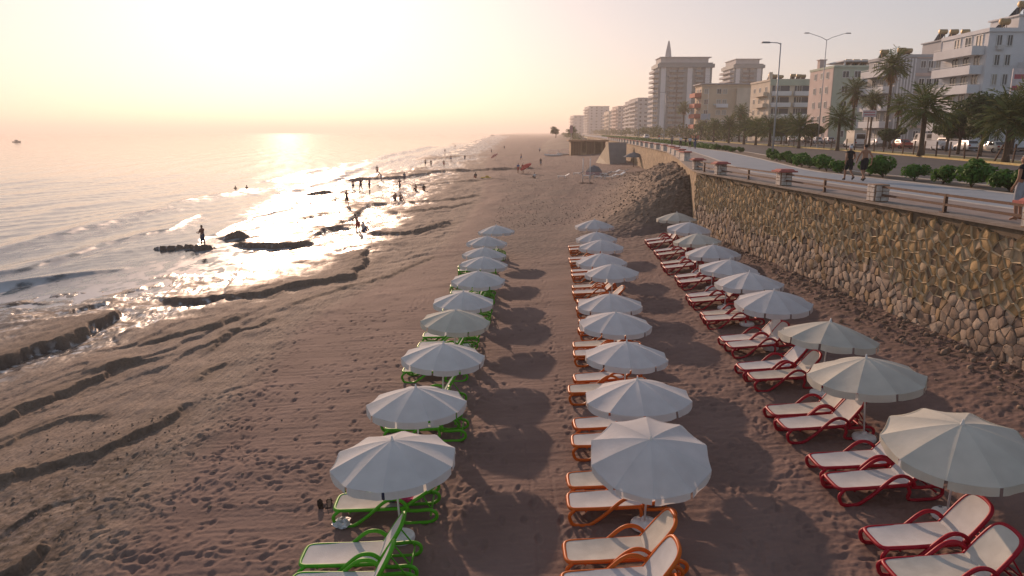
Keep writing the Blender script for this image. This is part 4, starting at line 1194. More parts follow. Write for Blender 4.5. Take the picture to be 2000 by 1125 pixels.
# ------------------------------------------------------------------ vegetation
def leafmat(name, c, tr=.25):
    return mat(name, c, .7, .35, 1.2, spec=.2, sub=tr)
L_shrub = leafmat('shrub_leaves', (.07, .15, .03)); L_tree = leafmat('tree_leaves', (.055, .085, .028)); L_palm = leafmat('palm_leaves', (.085, .12, .035))
L_palm2 = leafmat('palm_leaves_yellow_green', (.15, .15, .045)); L_dead = leafmat('palm_dead_leaves', (.17, .105, .05), .15); L_belt = leafmat('belt_leaves', (.08, .10, .035))  # second palm green is yellower, for leaflets picked at random
M_trunk = mat('trunk_bark', (.115, .08, .055), .95, .25, 5, .6, 18)
def leaves(centres, radii, n, size, seed, up=.5, mats=None, elong=1.8, shell=.55):
    rg = np.random.RandomState(seed); centres = np.array(centres, float); radii = np.array(radii, float)
    w = radii.prod(1) ** .67; idx = rg.choice(len(centres), n, p=w / w.sum())
    d = rg.randn(n, 3); d /= np.linalg.norm(d, axis=1)[:, None]
    rad = shell + (1 - shell) * rg.rand(n) ** .5; rad *= np.where(rg.rand(n) < .25, rg.rand(n), 1)
    c = centres[idx] + d * rad[:, None] * radii[idx]
    nrm = d + rg.randn(n, 3) * .7; nrm[:, 2] += up; nrm /= np.linalg.norm(nrm, axis=1)[:, None]
    t = np.cross(nrm, rg.randn(n, 3)); t /= np.linalg.norm(t, axis=1)[:, None]; b = np.cross(nrm, t)
    s = size * rg.uniform(.6, 1.3, n)[:, None]
    V = np.stack([c - t * s * elong / 2, c + b * s * .5, c + t * s * elong / 2, c - b * s * .5], 1).reshape(-1, 3)
    Q = np.arange(n * 4).reshape(-1, 4); return V, Q
# shrubs along the promenade
shr = []
for v in range(4):
    rg = random.Random(v + 3)
    cs = [(rg.uniform(-.38, .38), rg.uniform(-.38, .38), rg.uniform(.35, .62)) for _ in range(7)]
    V, Q = leaves(cs, [(.3, .3, .28)] * 7, 1300, .085, v, .4)
    st_ = MB()
    for c in cs: st_.tube([(0, 0, 0), (c[0] * .6, c[1] * .6, c[2] * .8)], .014, 4)
    shr.append((npmesh('foliage', V, Q, L_shrub, False), st_.mesh('stems', M_trunk)))
ys_ = [23.2, 25.0, 26.9, 28.6, 30.2, 32.6, 34.6, 36.8, 39.5, 41.4, 43.7, 45.8, 48, 50.4, 52.3, 55, 57, 59.8, 62.5, 65.2, 68.5, 88, 91, 94, 97, 101]
for k, y in enumerate(ys_):
    s = rnd.uniform(.85, 1.3) * (1.15 if y < 45 else .95)
    f, st_ = shr[k % 4]
    lab = ('green shrub nearest the man in the black vest' if k == 0 else 'farthest green shrub in the first planted stretch' if k == 20 else
           f'round green shrub, {ORD[k].replace(" nearest", "")} from the right along the path' if k < 21 else f'green shrub {["first","second","third","fourth","fifth"][k-21]} in the clump by the walking group')
    r = O('shrub', None, None, (float(wallX(y)) + 8.5 + rnd.uniform(-.35, .35), y, PROM - .05), (0, 0, rnd.uniform(0, 6)), (s, s * rnd.uniform(.9, 1.1), s * rnd.uniform(.85, 1.1)), lab, 'shrub', 'shrubs along the path')
    O('foliage', f, r); O('stems', st_, r)
cs = [(float(wallX(y)) + 8.6, y, PROM + .3) for y in np.linspace(104, 420, 240)]
V, Q = leaves(cs, [(.7, 1.0, .5)] * len(cs), 9000, .22, 8, .5)
O('far_hedge', npmesh('far_hedge', V, Q, L_shrub, False), kind='stuff', label='low green hedge running along the far promenade')
# palms
def palm_crown(seed, n=46, L=2.2):
    rg = random.Random(seed); V = []; Fc = []; mi = []
    def leaflet(a, t, w, m):
        sd = t.cross(Vector((rg.gauss(0, .3), rg.gauss(0, .3), 1))).normalized() * w; b = len(V)
        V.extend([tuple(a - sd), tuple(a + sd), tuple(a + t * .6 + sd * .8), tuple(a + t + Vector((0, 0, -.12 * t.length)))]); Fc.append((b, b + 1, b + 2, b + 3)); mi.append(m)
    for k in range(n):
        az = k * 2.39996; el = R(82 - 112 * (k / n) ** .85)
        ln = L * rg.uniform(.8, 1.08)
        d = Vector((math.cos(az) * math.cos(el), math.sin(az) * math.cos(el), math.sin(el)))
        pts = []
        p = Vector((0, 0, 0)); dr = d.copy()
        for i in range(7):
            pts.append(p.copy()); p = p + dr * ln / 6; dr = (dr + Vector((0, 0, -.13))).normalized()
        b = len(V)                                          # rachis ribbon
        sd = d.cross(Vector((0, 0, 1))); sd = (sd if sd.length > .1 else Vector((1, 0, 0))).normalized() * .022
        for q in pts: V.extend([tuple(q - sd), tuple(q + sd)])
        for i in range(6): Fc.append((b + 2 * i, b + 2 * i + 1, b + 2 * i + 3, b + 2 * i + 2)); mi.append(0)
        for i in range(2, 7):
            tdir = (pts[i] - pts[i - 1]).normalized(); sn = tdir.cross(Vector((0, 0, 1)))
            sn = (sn if sn.length > .1 else Vector((1, 0, 0))).normalized()
            for s in (-1, 1):
                for jj in range(3):
                    a = pts[i - 1].lerp(pts[i], jj / 3)
                    ll = ln * (.32 - .03 * abs(i - 4)) * rg.uniform(.8, 1.15)
                    t = (tdir * rg.uniform(.55, .95) + sn * s * .75 + Vector((0, 0, rg.uniform(-.32, .12)))).normalized() * ll
                    leaflet(a, t, .035 * L / 2.2, 1 if rg.random() < .25 else 0)
    m = MB(); m.v = V; m.f = Fc; m.m = mi; return m.mesh('crown', [L_palm, L_palm2])
def palm_skirt(seed, L=1.3):
    rg = random.Random(seed); V = []; Fc = []
    for k in range(60):
        az = rg.uniform(0, 6.28); ln = L * rg.uniform(.6, 1.15); z0 = -rg.uniform(0, .7)
        o = Vector((math.cos(az), math.sin(az), 0)); a = o * .18 + Vector((0, 0, z0)); t = (o * rg.uniform(.25, .8) + Vector((0, 0, -1))).normalized() * ln
        sd = Vector((-o.y, o.x, 0)) * rg.uniform(.03, .09); b = len(V)
        V.extend([tuple(a - sd * .4), tuple(a + sd * .4), tuple(a + t + sd), tuple(a + t - sd)]); Fc.append((b, b + 1, b + 2, b + 3))
    m = MB(); m.v = V; m.f = Fc; m.m = [0] * len(Fc); return m.mesh('dead_fronds', L_dead)
crowns = [palm_crown(1), palm_crown(2, 52), palm_crown(3, 40)]; skirts = [palm_skirt(1), palm_skirt(2)]
def palm(x, y, h, s, lab, k, skirt=True, lean=0):
    r = O('palm_tree', None, None, (x, y, PROM - .05), (0, 0, rnd.uniform(0, 6)), label=lab, cat='palm tree', group='palms along the road')
    tr = .17 * s; pts = [(lean * (i / 6) ** 2, 0, h * i / 6) for i in range(7)]
    tm = MB().tube(pts, [tr * 1.5, tr * 1.1, tr, tr * .95, tr * .95, tr, tr * 1.2], 9).mesh('trunk', M_trunk, True)
    O('trunk', tm, r); O('crown', crowns[k % 3], r, (lean, 0, h), (0, 0, rnd.uniform(0, 6)), s)
    if skirt: O('dead_fronds', skirts[k % 2], r, (lean, 0, h - .1), (0, 0, rnd.uniform(0, 6)), s)
def palm_px(cx_, cy_, Y, wpx, lab, k, skirt=True):
    c = PY(cx_, cy_, Y); dep = Y * math.cos(PITCH); s = wpx / 2 * dep / F / 2.0
    palm(c.x, c.y, c.z - PROM, s, lab, k, skirt)
for k, a in enumerate([(1808, 214, 76, 112, 'large fan palm standing on the median right of the walking couple', False), (1975, 232, 60, 130, 'large palm on the median at the right edge', False),
    (1641, 232, 98, 66, 'bushy palm on the median left of the white box van', False), (1563, 250, 112, 62, 'low bushy palm right of the single street lamp', False), (1744, 130, 120, 66, 'tallest slender palm in front of the grey white block', True),
    (1671, 178, 140, 60, 'tall palm with brown skirt in front of the pinkish block', True), (1757, 205, 118, 50, 'mid height brownish palm right of the tallest palm', True), (1706, 196, 125, 44, 'thin palm behind the roadside sign', True),
    (1505, 252, 130, 62, 'bushy palm directly behind the single street lamp', False), (1455, 246, 150, 46, 'small median palm, second left of the single lamp', False), (1425, 245, 165, 40, 'small median palm in front of the beige block', False),
    (1447, 219, 190, 36, 'taller palm in front of the cream block edge', True), (1395, 246, 185, 34, 'small median palm left of the beige block', False), (1336, 212, 260, 28, 'tall palm in front of the spired tower', True), (1370, 248, 215, 30, 'small palm above the walking group', False),
    (1478, 250, 140, 50, 'dark median palm just left of the single lamp', False), (1538, 246, 160, 44, 'half hidden palm behind the low bushy palm', False)]):
    palm_px(*a[:5], k, a[5])
# broadleaf trees on the right
def tree(x, y, h, rad, lab, seed, n=5200):
    rg = random.Random(seed); r = O('leafy_tree', None, None, (x, y, PROM - .1), label=lab, cat='tree', group='leafy trees by the buildings')
    cs = []; b = MB(); b.tube([(0, 0, 0), (.1, 0, h * .3), (0, .1, h * .5)], [.2, .16, .12], 8)
    for k in range(11):
        a = rg.uniform(0, 6.28); q = rad * rg.uniform(.15, .75); c = (math.cos(a) * q, math.sin(a) * q, h * rg.uniform(.42, .88)); cs.append(c)
        b.tube([(0, 0, h * .3), (c[0] * .5, c[1] * .5, (h * .35 + c[2]) / 2), c], [.09, .06, .03], 5)
    O('trunk', b.mesh('trunk', M_trunk, True), r)
    V, Q = leaves(cs, [(rad * .42, rad * .42, h * .16)] * len(cs), n, .2, seed, .4); O('crown', npmesh('crown', V, Q, L_tree, False), r)
for k, (px, Y, h, rad, lab) in enumerate([(1885, 84, 6.0, 3.0, 'dark leafy tree left of the right edge palm'), (1930, 78, 6.6, 3.4, 'dark leafy tree behind the right edge palm'), (1990, 84, 7.0, 3.6, 'dark leafy tree behind the palm at the frame edge'),
    (1745, 112, 3.2, 2.0, 'low dark bushy tree behind the white and red cars'), (1860, 95, 5.0, 2.4, 'dark tree below the white block balconies'), (1530, 150, 5, 2.6, 'dark round tree behind the median palms'), (1480, 175, 5, 2.6, 'dark round tree below the cream block'),
    (1590, 140, 4, 2.2, 'dark low tree below the pinkish block')]):
    tree(bx(px, Y), Y, h, rad, lab, 20 + k)
# far tree belt
cs = []; rd = []
rg = random.Random(5)
for k in range(330):
    y = 170 + 800 * rg.random() ** 1.5; o = rg.choice((27.5, 52, 54, 56)); cs.append((float(wallX(y)) + o + rg.uniform(-1, 1), y, PROM + rg.uniform(1.4, 3.8))); rd.append((2.2, 2.6, rg.uniform(1.3, 2.4)))
V, Q = leaves(cs, rd, 26000, .55, 9, .4)
O('far_tree_belt', npmesh('far_tree_belt', V, Q, L_belt, False), kind='stuff', label='hazy green belt of trees along the far road')
# ------------------------------------------------------------------ street lamps, signs, fence
M_lamp = mat('lamp_galvanised', (.42, .42, .42), .5, .1, metal=.3)
M_head = mat('lamp_head_grey', (.25, .25, .26), .5, .1)
def lamp(x, y, h, arms, lab, arm=1.6, rise=.5, z=PROM - .03):
    r = O('street_lamp', None, None, (x, y, z), label=lab, cat='street lamp', group='street lamps along the road')
    O('base', MB().lathe([(.2, 0), (.2, .12), (.12, .16), (.12, .5), (.09, .55)], 12).mesh('base', M_lamp), r)
    O('pole', MB().tube([(0, 0, .05), (0, 0, h * .5), (0, 0, h)], [.095, .075, .05], 8).mesh('pole', M_lamp, True), r)
    for a in arms:
        d = Vector((math.cos(a), math.sin(a), 0))
        e = d * arm + Vector((0, 0, h + rise))
        o = O('arm', MB().tube([(0, 0, h - .1), tuple(d * .3 * arm + Vector((0, 0, h + rise * .35))), tuple(e)], [.045, .04, .035], 6).mesh('arm', M_lamp, True), r)
        M = d.to_track_quat('X', 'Z').to_matrix()
        O('lamp_head', MB().box(e + d * .35, (.8, .26, .13), 0, 0, M, .8).mesh('lamp_head', M_head), o)
p = P(1508, 310, PROM); lamp(p.x, p.y, 10.2, (math.pi,), 'tall grey street lamp with one arm beside the planted strip', 1.0, .05)
p = P(1596, 289, PROM); lamp(p.x, p.y, 16.0, (math.pi * 1.02, 0), 'tall double armed street lamp on the median', 2.8, .9)
for k, (y, h) in enumerate(((165, 11), (225, 11), (300, 11), (390, 11))):
    lamp(float(wallX(y)) + 8.6, y, h, (math.pi,), f'{["first", "second", "third", "farthest"][k]} of the distant one armed lamps along the hedge', 1.2, .1)
for k, (y, h) in enumerate(((215, 15), (330, 15))):
    lamp(float(wallX(y)) + 27.5, y, h, (math.pi, 0), ['distant double armed lamp beside the beige block', 'distant double armed lamp below the spired tower'][k], 2.4, .8)
M_sign = mat('sign_panel_pale', (.62, .55, .55), .6, .1, 3); M_signr = mat('sign_print_red', (.45, .12, .14), .6, .1, 3); M_signb = mat('sign_panel_blue_grey', (.32, .38, .45), .6, .1, 3)
def sign(px, py, Y, w, h, lab, m1, rows=2):
    c = PY(px, py, Y)
    r = O('roadside_sign', None, None, (c.x, c.y, PROM - .1), label=lab, cat='sign', group=None)
    H = c.z - PROM + .1
    O('post', MB().box((0, .12, (H - h / 2) / 2), (.14, .14, H - h / 2)).mesh('post', M_rail), r)
    pn = O('panel', MB().box((0, 0, H), (w, .12, h)).mesh('panel', m1), r)
    for k in range(rows):
        O('printed_band', MB().box((rnd.uniform(-.05, .05) * w, -.065, H + h * (.22 - .4 * k)), (w * .8, .012, h * .16)).mesh('printed_band', M_signr), pn)
sign(1698, 222, 112, 2.1, 1.0, 'small pale roadside sign with reddish print in front of the palms', M_sign)
sign(1989, 162, 78, 1.5, 2.9, 'tall pale and pink sign panel at the right edge', M_sign, 2)
sign(1378, 228, 235, 2.9, 1.9, 'blue grey billboard in front of the beige block', M_signb, 0)
M_post = mat('fence_post_brown', (.085, .045, .03), .8, .2, 6)
fr = O('median_fence', None, None, (float(wallX(60)) + 26.5, 60, PROM - .02), label='row of thin brown posts with wires on the median', cat='fence')
pm_ = MB().box((0, 0, .75), (.11, .11, 1.5)).mesh('post', M_post); pp = []
for k, y in enumerate(np.arange(40, 135, 3.1)):
    y = float(y) + rnd.uniform(-.25, .25); x = float(wallX(y)) + 26.5
    O('post', pm_, fr, (x - fr.location.x, y - 60, 0), (rnd.gauss(0, .03) + (.3 if k == 7 else 0), rnd.gauss(0, .04) + (.22 if k == 7 else 0), 0)); pp.append((x - fr.location.x, y - 60))
for z in (.55, 1.1):
    O('wire', MB().tube([(a, b_, z) for a, b_ in pp], .012, 4).mesh('wire', M_post), fr)

# ------------------------------------------------------------------ vehicles
M_tyre = mat('tyre_rubber', (.02, .02, .02), .85, .1); M_rim = mat('wheel_rim', (.45, .45, .46), .35, .05, metal=.6)
M_carg = mat('car_glass', (.02, .022, .025), .08, .1, spec=.7); M_hl = mat('headlight_lens', (.7, .7, .68), .15, .02, spec=.7); M_tl = mat('tail_light_red', (.4, .015, .015), .25, .02)
M_trim = mat('bumper_black', (.03, .03, .03), .6, .1)
tyre_me = MB().tube([(math.cos(a) * .235, .0, math.sin(a) * .235) for a in np.linspace(0, 2 * math.pi, 16, endpoint=False)], .085, 8, True).mesh('tyre', M_tyre, True)
rim_me = MB().tube([(0, -.08, 0), (0, .08, 0)], .19, 14).mesh('rim', M_rim)
def paint(n, c): return mat('car_paint_' + n, c, .3, .04, 2, spec=.5, coat=.6)
KIND = {  # L, W, [(x, ztop)], cabin (xb0, xb1, xt0, xt1), belt, roof
 'hatch': (4.0, 1.72, [(0, .55), (.08, .72), (.9, .88), (1.25, .95), (3.5, .98), (3.92, .92), (4.0, .6)], (.95, 3.88, 1.75, 3.35), .93, 1.48),
 'sedan': (4.5, 1.76, [(0, .55), (.08, .70), (1.0, .86), (1.4, .92), (3.6, .96), (4.4, .93), (4.5, .62)], (1.2, 3.95, 1.95, 3.2), .91, 1.44),
 'suv': (4.6, 1.82, [(0, .6), (.1, .9), (1.0, 1.02), (1.3, 1.06), (4.3, 1.08), (4.52, 1.0), (4.6, .65)], (1.05, 4.5, 1.7, 4.2), 1.04, 1.78),
 'van': (5.2, 1.98, [(0, .6), (.06, .95), (.6, 1.1), (.9, 1.2), (5.0, 1.22), (5.15, 1.15), (5.2, .7)], (.75, 5.14, 1.5, 5.05), 1.18, 2.35)}
CM = {}
def car_meshes(kind, pt):
    key = (kind, pt.name)
    if key in CM: return CM[key]
    L, Wd, prof, (b0, b1, t0, t1), zb, zr = KIND[kind]; hw = Wd / 2; d = {}
    b = MB(); ns = len(prof)
    for i, (x, zt) in enumerate(prof):                      # lower body loft, length along +y
        e = .86 if i in (0, ns - 1) else (.95 if i in (1, ns - 2) else 1); w = hw * e; zl = .30 if i in (0, ns - 1) else .2
        ring = [(-w * .9, zl), (-w, zl + .12), (-w, (zl + zt) / 2 + .08), (-w * .95, zt - .05), (-w * .84, zt), (w * .84, zt), (w * .95, zt - .05), (w, (zl + zt) / 2 + .08), (w, zl + .12), (w * .9, zl)]
        b.v += [(q[0], x - L / 2, q[1]) for q in ring]
    for i in range(ns - 1):
        for k in range(10):
            k2 = (k + 1) % 10; b.face((i * 10 + k, i * 10 + k2, i * 10 + 10 + k2, i * 10 + 10 + k))
    b.face(tuple(range(10))); b.face(tuple(reversed(range((ns - 1) * 10, ns * 10))))
    wb, wt = hw * .9, hw * (.72 if kind != 'van' else .86)
    base = len(b.v)
    def cb(f, x0_, x1_, w, z): return [(-w, x0_ - L / 2, z), (w, x0_ - L / 2, z), (w, x1_ - L / 2, z), (-w, x1_ - L / 2, z)]
    b.v += cb(0, b0, b1, wb, zb - .03) + cb(0, t0 - .06, t1 + .05, wt * 1.02, zr - .07) + cb(0, t0 + .12, t1 - .12, wt * .86, zr)
    for s in (0, 4):
        for k in range(4):
            k2 = (k + 1) % 4; b.face((base + s + k, base + s + k2, base + s + 4 + k2, base + s + 4 + k))
    b.face((base + 8, base + 9, base + 10, base + 11))
    d['body'] = b.mesh('body', pt, 38)
    def lerp(a, c, t): return tuple(a[i] + (c[i] - a[i]) * t for i in range(3))
    def pane(c4, u0, u1, v0, v1, n):
        A, B, C, D = c4
        def q(u, v): p_ = Vector(lerp(lerp(A, B, u), lerp(D, C, u), v)); return tuple(p_ + n)
        return MB().poly([q(u0, v0), q(u1, v0), q(u1, v1), q(u0, v1)]).mesh('window', M_carg)
    lo = cb(0, b0, b1, wb, zb - .03); hi = cb(0, t0 - .06, t1 + .05, wt * 1.02, zr - .07)
    e = .018
    d['windshield'] = pane((lo[0], lo[1], hi[1], hi[0]), .07, .93, .14, .93, Vector((0, -e, e)))
    d['rear'] = pane((lo[3], lo[2], hi[2], hi[3]), .1, .9, .22, .9, Vector((0, e, e)))
    sid = []
    for s, (A, B, C, D) in ((1, (lo[1], lo[2], hi[2], hi[1])), (-1, (lo[0], lo[3], hi[3], hi[0]))):
        rng_ = ((.12, .48), (.52, .88)) if kind != 'van' else ((.06, .26),)
        for u0, u1 in rng_: sid.append(pane((A, B, C, D), u0, u1, .16, .88, Vector((s * e, 0, e * .3))))
    d['side'] = sid
    d['hl'] = MB().box((0, -.04, 0), (.34, .1, .14)).mesh('headlight', M_hl); d['tl'] = MB().box((0, .04, 0), (.22, .1, .2)).mesh('tail_light', M_tl)
    d['bump'] = MB().box((0, -L / 2 + .01, .40), (Wd * .86, .1, .2)).box((0, L / 2 - .01, .44), (Wd * .86, .1, .2)).mesh('bumper', M_trim)
    CM[key] = d; return d
def car(px, off, kind, pname, pc, lab, flip=False, box=None):
    lo_, hi_ = 30.0, 400.0
    for _ in range(50):
        y = (lo_ + hi_) / 2; x = float(wallX(y)) + off; q = x / (y * math.cos(PITCH) + 2 * math.sin(PITCH)) * F + 1000
        if q > px: lo_ = y
        else: hi_ = y
    L, Wd, prof, cab, zb, zr = KIND[kind]; pt = paint(pname, pc)
    yaw = -math.atan((float(wallX(y + 3)) - float(wallX(y - 3))) / 6) + (0 if flip else math.pi)
    r = O('parked_car', None, None, (x, y, PROM - .12), (0, 0, yaw), label=lab, cat='van' if kind == 'van' else 'car', group='vehicles on the far carriageway')
    d = car_meshes(kind, pt); bd = O('body', d['body'], r); O('windshield', d['windshield'], r); O('rear_window', d['rear'], r); O('bumper', d['bump'], r)
    for s in d['side']: O('side_window', s, r)
    for s in (-1, 1):
        O('headlight', d['hl'], r, (s * Wd * .33, -L / 2 + .04, .66)); O('tail_light', d['tl'], r, (s * Wd * .38, L / 2 - .04, .8))
        for yy in (-L / 2 + .78, L / 2 - .78):
            w = O('wheel', tyre_me, r, (s * (Wd / 2 - .08), yy, .32)); O('rim', rim_me, w)
    if box:
        O('cargo_box', MB().box((0, .55, 1.75), (2.05, 3.6, 2.1)).mesh('cargo_box', paint('cream', (.62, .56, .46))), r)
    return r
for a in [(1669, 36, 'van', 'white', (.66, .66, .66), 'white box van parked left of the roadside sign', False, True), (1711, 43, 'hatch', 'white', (.66, .66, .66), 'small white car between the box van and red car'),
          (1760, 39.5, 'sedan', 'red', (.35, .03, .02), 'red car parked left of the large median palm'), (1803, 46, 'van', 'white', (.66, .66, .66), 'white van parked directly behind the large median palm'), (1845, 42, 'suv', 'silver', (.42, .42, .43), 'silver people carrier right of the large palm'),
          (1888, 42, 'hatch', 'pearl', (.62, .62, .63), 'white hatchback right of the silver people carrier'), (1942, 41, 'sedan', 'cream', (.58, .46, .24), 'cream yellow sedan left of the palm at the right edge'),
          (1948, 50, 'van', 'white', (.66, .66, .66), 'white van half hidden behind the cream sedan'), (1618, 44, 'hatch', 'silver', (.42, .42, .43), 'silver hatchback left of the box van'), (1594, 43, 'hatch', 'white', (.66, .66, .66), 'white car behind the double lamp'),
          (1572, 44, 'sedan', 'dark', (.08, .09, .10), 'dark sedan behind the low bushy palm'), (1545, 44, 'hatch', 'white', (.66, .66, .66), 'white car seen between the median palms'), (1520, 45, 'suv', 'silver', (.42, .42, .43), 'silver car right of the single lamp'), (1490, 45, 'hatch', 'pearl', (.62, .62, .63), 'pale car just left of the single lamp'),
          (1262, 16, 'suv', 'white', (.66, .66, .66), 'white car driving on the near road beyond the walkers')]:
    car(*a[:6], *( a[6:8] if len(a) > 6 else ()))

# ------------------------------------------------------------------ people
def skin_mesh(V, E, Rd, root=0, sub=1):
    me = bpy.data.meshes.new('sk'); me.from_pydata(V, E, []); o = bpy.data.objects.new('sk', me); COL.objects.link(o)
    m = o.modifiers.new('s', 'SKIN'); m.use_smooth_shade = True
    for i, r_ in enumerate(Rd): me.skin_vertices[0].data[i].radius = r_
    me.skin_vertices[0].data[root].use_root = True
    s = o.modifiers.new('u', 'SUBSURF'); s.levels = s.render_levels = sub
    bpy.context.view_layer.update(); dg = bpy.context.evaluated_depsgraph_get()
    out = bpy.data.meshes.new_from_object(o.evaluated_get(dg)); bpy.data.objects.remove(o); return out
POSES = {
 'stand': dict(kn=((-.10, .03, .50), (.10, .02, .50)), an=((-.11, -.01, .09), (.12, -.01, .09)), el=((-.25, -.03, 1.15), (.25, -.03, 1.15)), wr=((-.26, .06, .92), (.26, .06, .92))),
 'walk': dict(kn=((-.09, .17, .51), (.09, -.02, .48)), an=((-.09, .20, .10), (.09, -.34, .22)), el=((-.27, -.16, 1.17), (.27, .02, 1.16)), wr=((-.25, -.06, .97), (.24, .22, 1.02))),
 'walk2': dict(kn=((-.09, -.03, .48), (.10, .16, .51)), an=((-.09, -.33, .18), (.10, .22, .10)), el=((-.29, .06, 1.17), (.29, -.14, 1.16)), wr=((-.27, .2, .98), (.28, -.12, .92))),
 'fish': dict(kn=((-.10, .05, .50), (.13, -.02, .50)), an=((-.12, .02, .09), (.16, -.05, .09)), el=((-.24, .10, 1.16), (.24, .10, 1.16)), wr=((-.12, .34, 1.17), (.10, .33, 1.20))),
 'sit': dict(dz=-.78, kn=((-.12, .34, 1.25), (.12, .34, 1.25)), an=((-.13, .52, .88), (.13, .52, .88)), el=((-.26, .10, 1.18), (.26, .10, 1.18)), wr=((-.14, .32, 1.24), (.14, .32, 1.24))),
 'bend': dict(lean=.6, kn=((-.10, .08, .50), (.12, .05, .50)), an=((-.12, -.01, .09), (.14, -.03, .09)), el=((-.24, .5, 1.0), (.24, .5, 1.0)), wr=((-.16, .62, .76), (.14, .62, .76)))}
PM = {}
def pose_mesh(pose, fingers=False):
    key = (pose, fingers)
    if key in PM: return PM[key]
    ps = POSES[pose]; ln = ps.get('lean', 0); dz = ps.get('dz', 0)
    V = []; E = []; Rd = []; tag = []
    def add(p, r_, par=None, t='torso', raw=False):
        p = Vector(p)
        if ln and not raw and p.z > .95: p = Vector((p.x, p.y + (p.z - .95) * math.sin(ln), .95 + (p.z - .95) * math.cos(ln)))
        V.append(tuple(p)); Rd.append(r_); i = len(V) - 1
        if par is not None: E.append((par, i)); tag.append(t)
        return i
    pe = add((0, 0, .95), (.155, .115)); sp = add((0, -.01, 1.12), (.135, .10), pe); ch = add((0, 0, 1.31), (.16, .11), sp); up = add((0, -.01, 1.43), (.12, .085), ch)
    nk = add((0, 0, 1.51), (.055, .055), up, 'neck'); hd = add((0, .015, 1.60), (.072, .085), nk, 'head'); h2 = add((0, .01, 1.685), (.075, .092), hd, 'head'); h3 = add((0, 0, 1.745), (.045, .055), h2, 'head')
    if fingers:
        add((0, .115, 1.635), (.014, .014), hd, 'head')
        for s in (-1, 1): add((s * .095, -.005, 1.645), (.012, .02), h2, 'head')
    for k, s in enumerate((-1, 1)):
        hp = add((s * .095, 0, .90), (.095, .10), pe, 'pelvis'); kn = add(ps['kn'][k], (.062, .062), hp, 'thigh', True); q = Vector(ps['kn'][k]).lerp(Vector(ps['an'][k]), .35)
        cf = add(q, (.055, .058), kn, 'shin', True); an = add(ps['an'][k], (.038, .038), cf, 'shin', True)
        a = Vector(ps['an'][k]); fl = (Vector(ps['an'][k]) - Vector(ps['kn'][k])).normalized(); fwd = Vector((0, 1, 0)); tip = -.35 if a.z > .14 else 0
        hl = add(a + Vector((0, -.05, -.05)), (.035, .035), an, 'foot', True); to = add(a + Vector((s * .015, .15, -.06 - (.09 if a.z > .14 and pose != 'sit' else 0))), (.042, .028), an, 'foot', True)
        sh = add((s * .185, -.005, 1.42), (.062, .062), up, 'shoulder'); el = add(ps['el'][k], (.042, .042), sh, 'uparm', ln > 0); wr = add(ps['wr'][k], (.027, .03), el, 'forearm', ln > 0)
        d = (Vector(V[wr]) - Vector(V[el])).normalized(); pm = add(Vector(V[wr]) + d * .07, (.03, .022), wr, 'hand', True)
        if fingers:
            sd = d.cross(Vector((0, 1, 0))); sd = (sd if sd.length > .2 else Vector((1, 0, 0))).normalized(); bn = sd.cross(d)
            nn = Vector((0, 1, 0)) - d * d.y; nn = nn.normalized() if nn.length > .1 else Vector((0, 0, 1))
            for j, (of, fl_) in enumerate(((-.027, .068), (-.009, .08), (.009, .075), (.027, .058))):
                f1 = add(Vector(V[pm]) + d * .035 + nn * of, (.0105, .0105), pm, 'hand', True); f2 = add(Vector(V[f1]) + d * fl_ * .55 - sd * s * .006, (.0095, .0095), f1, 'hand', True); add(Vector(V[f2]) + d * fl_ * .3 - sd * s * .025, (.008, .008), f2, 'hand', True)
            t1 = add(Vector(V[wr]) + d * .04 + nn * .035, (.012, .012), wr, 'hand', True); add(Vector(V[t1]) + d * .045 + nn * .018, (.0095, .0095), t1, 'hand', True)
        else: add(Vector(V[pm]) + d * .09, (.022, .016), pm, 'hand', True)
    me = skin_mesh(V, E, Rd, 0)
    n = len(me.vertices); co = np.empty(n * 3, np.float32); me.vertices.foreach_get('co', co); co = co.reshape(-1, 3)
    co[:, 2] += dz; me.vertices.foreach_set('co', co.ravel())
    if dz: V = [(v[0], v[1], v[2] + dz) for v in V]
    me.update()
    mn = co[:, 2].min() if pose != 'sit' else co[:, 2].min()
    A = np.array([V[a] for a, b_ in E]); B = np.array([V[b_] for a, b_ in E])
    polys = [tuple(p.vertices) for p in me.polygons]
    nor = np.array([tuple(v.normal) for v in me.vertices])
    fc = np.array([co[list(p)].mean(0) for p in polys]); D = B - A; LL = (D ** 2).sum(1)
    t = np.clip(((fc[:, None] - A[None]) * D[None]).sum(2) / LL[None], 0, 1)
    dist = np.linalg.norm(fc[:, None] - (A[None] + t[:, :, None] * D[None]), axis=2)
    rads = np.array([(Rd[a][0] + Rd[b_][0]) / 2 for a, b_ in E]); k = (dist / rads[None]).argmin(1)
    tags = np.array(tag)[k]; tt = t[np.arange(len(k)), k]
    PM[key] = (me, co, nor, polys, fc, tags, tt, mn, V[h2]); return PM[key]
def cloth(pm, sel, off, m, name):
    me, co, nor, polys, fc, tags, tt, mn, hc = pm
    ids = [i for i in range(len(polys)) if sel(tags[i], tt[i], fc[i])]
    used = {}; v = []; f = []
    for i in ids:
        q = []
        for a in polys[i]:
            if a not in used: used[a] = len(v); v.append(tuple(co[a] + nor[a] * off))
            q.append(used[a])
        f.append(tuple(q))
    b = MB(); b.v = v; b.f = f; b.m = [0] * len(f); return b.mesh(name, m, True)
SKIN = [mat(f'skin_{k}', c, .6, .06, 5, spec=.3) for k, c in enumerate(((.33, .17, .105), (.26, .12, .07), (.40, .23, .15)))]
CL = lambda n, c: mat('cloth_' + n, c, .85, .12, 8, .2, 40)
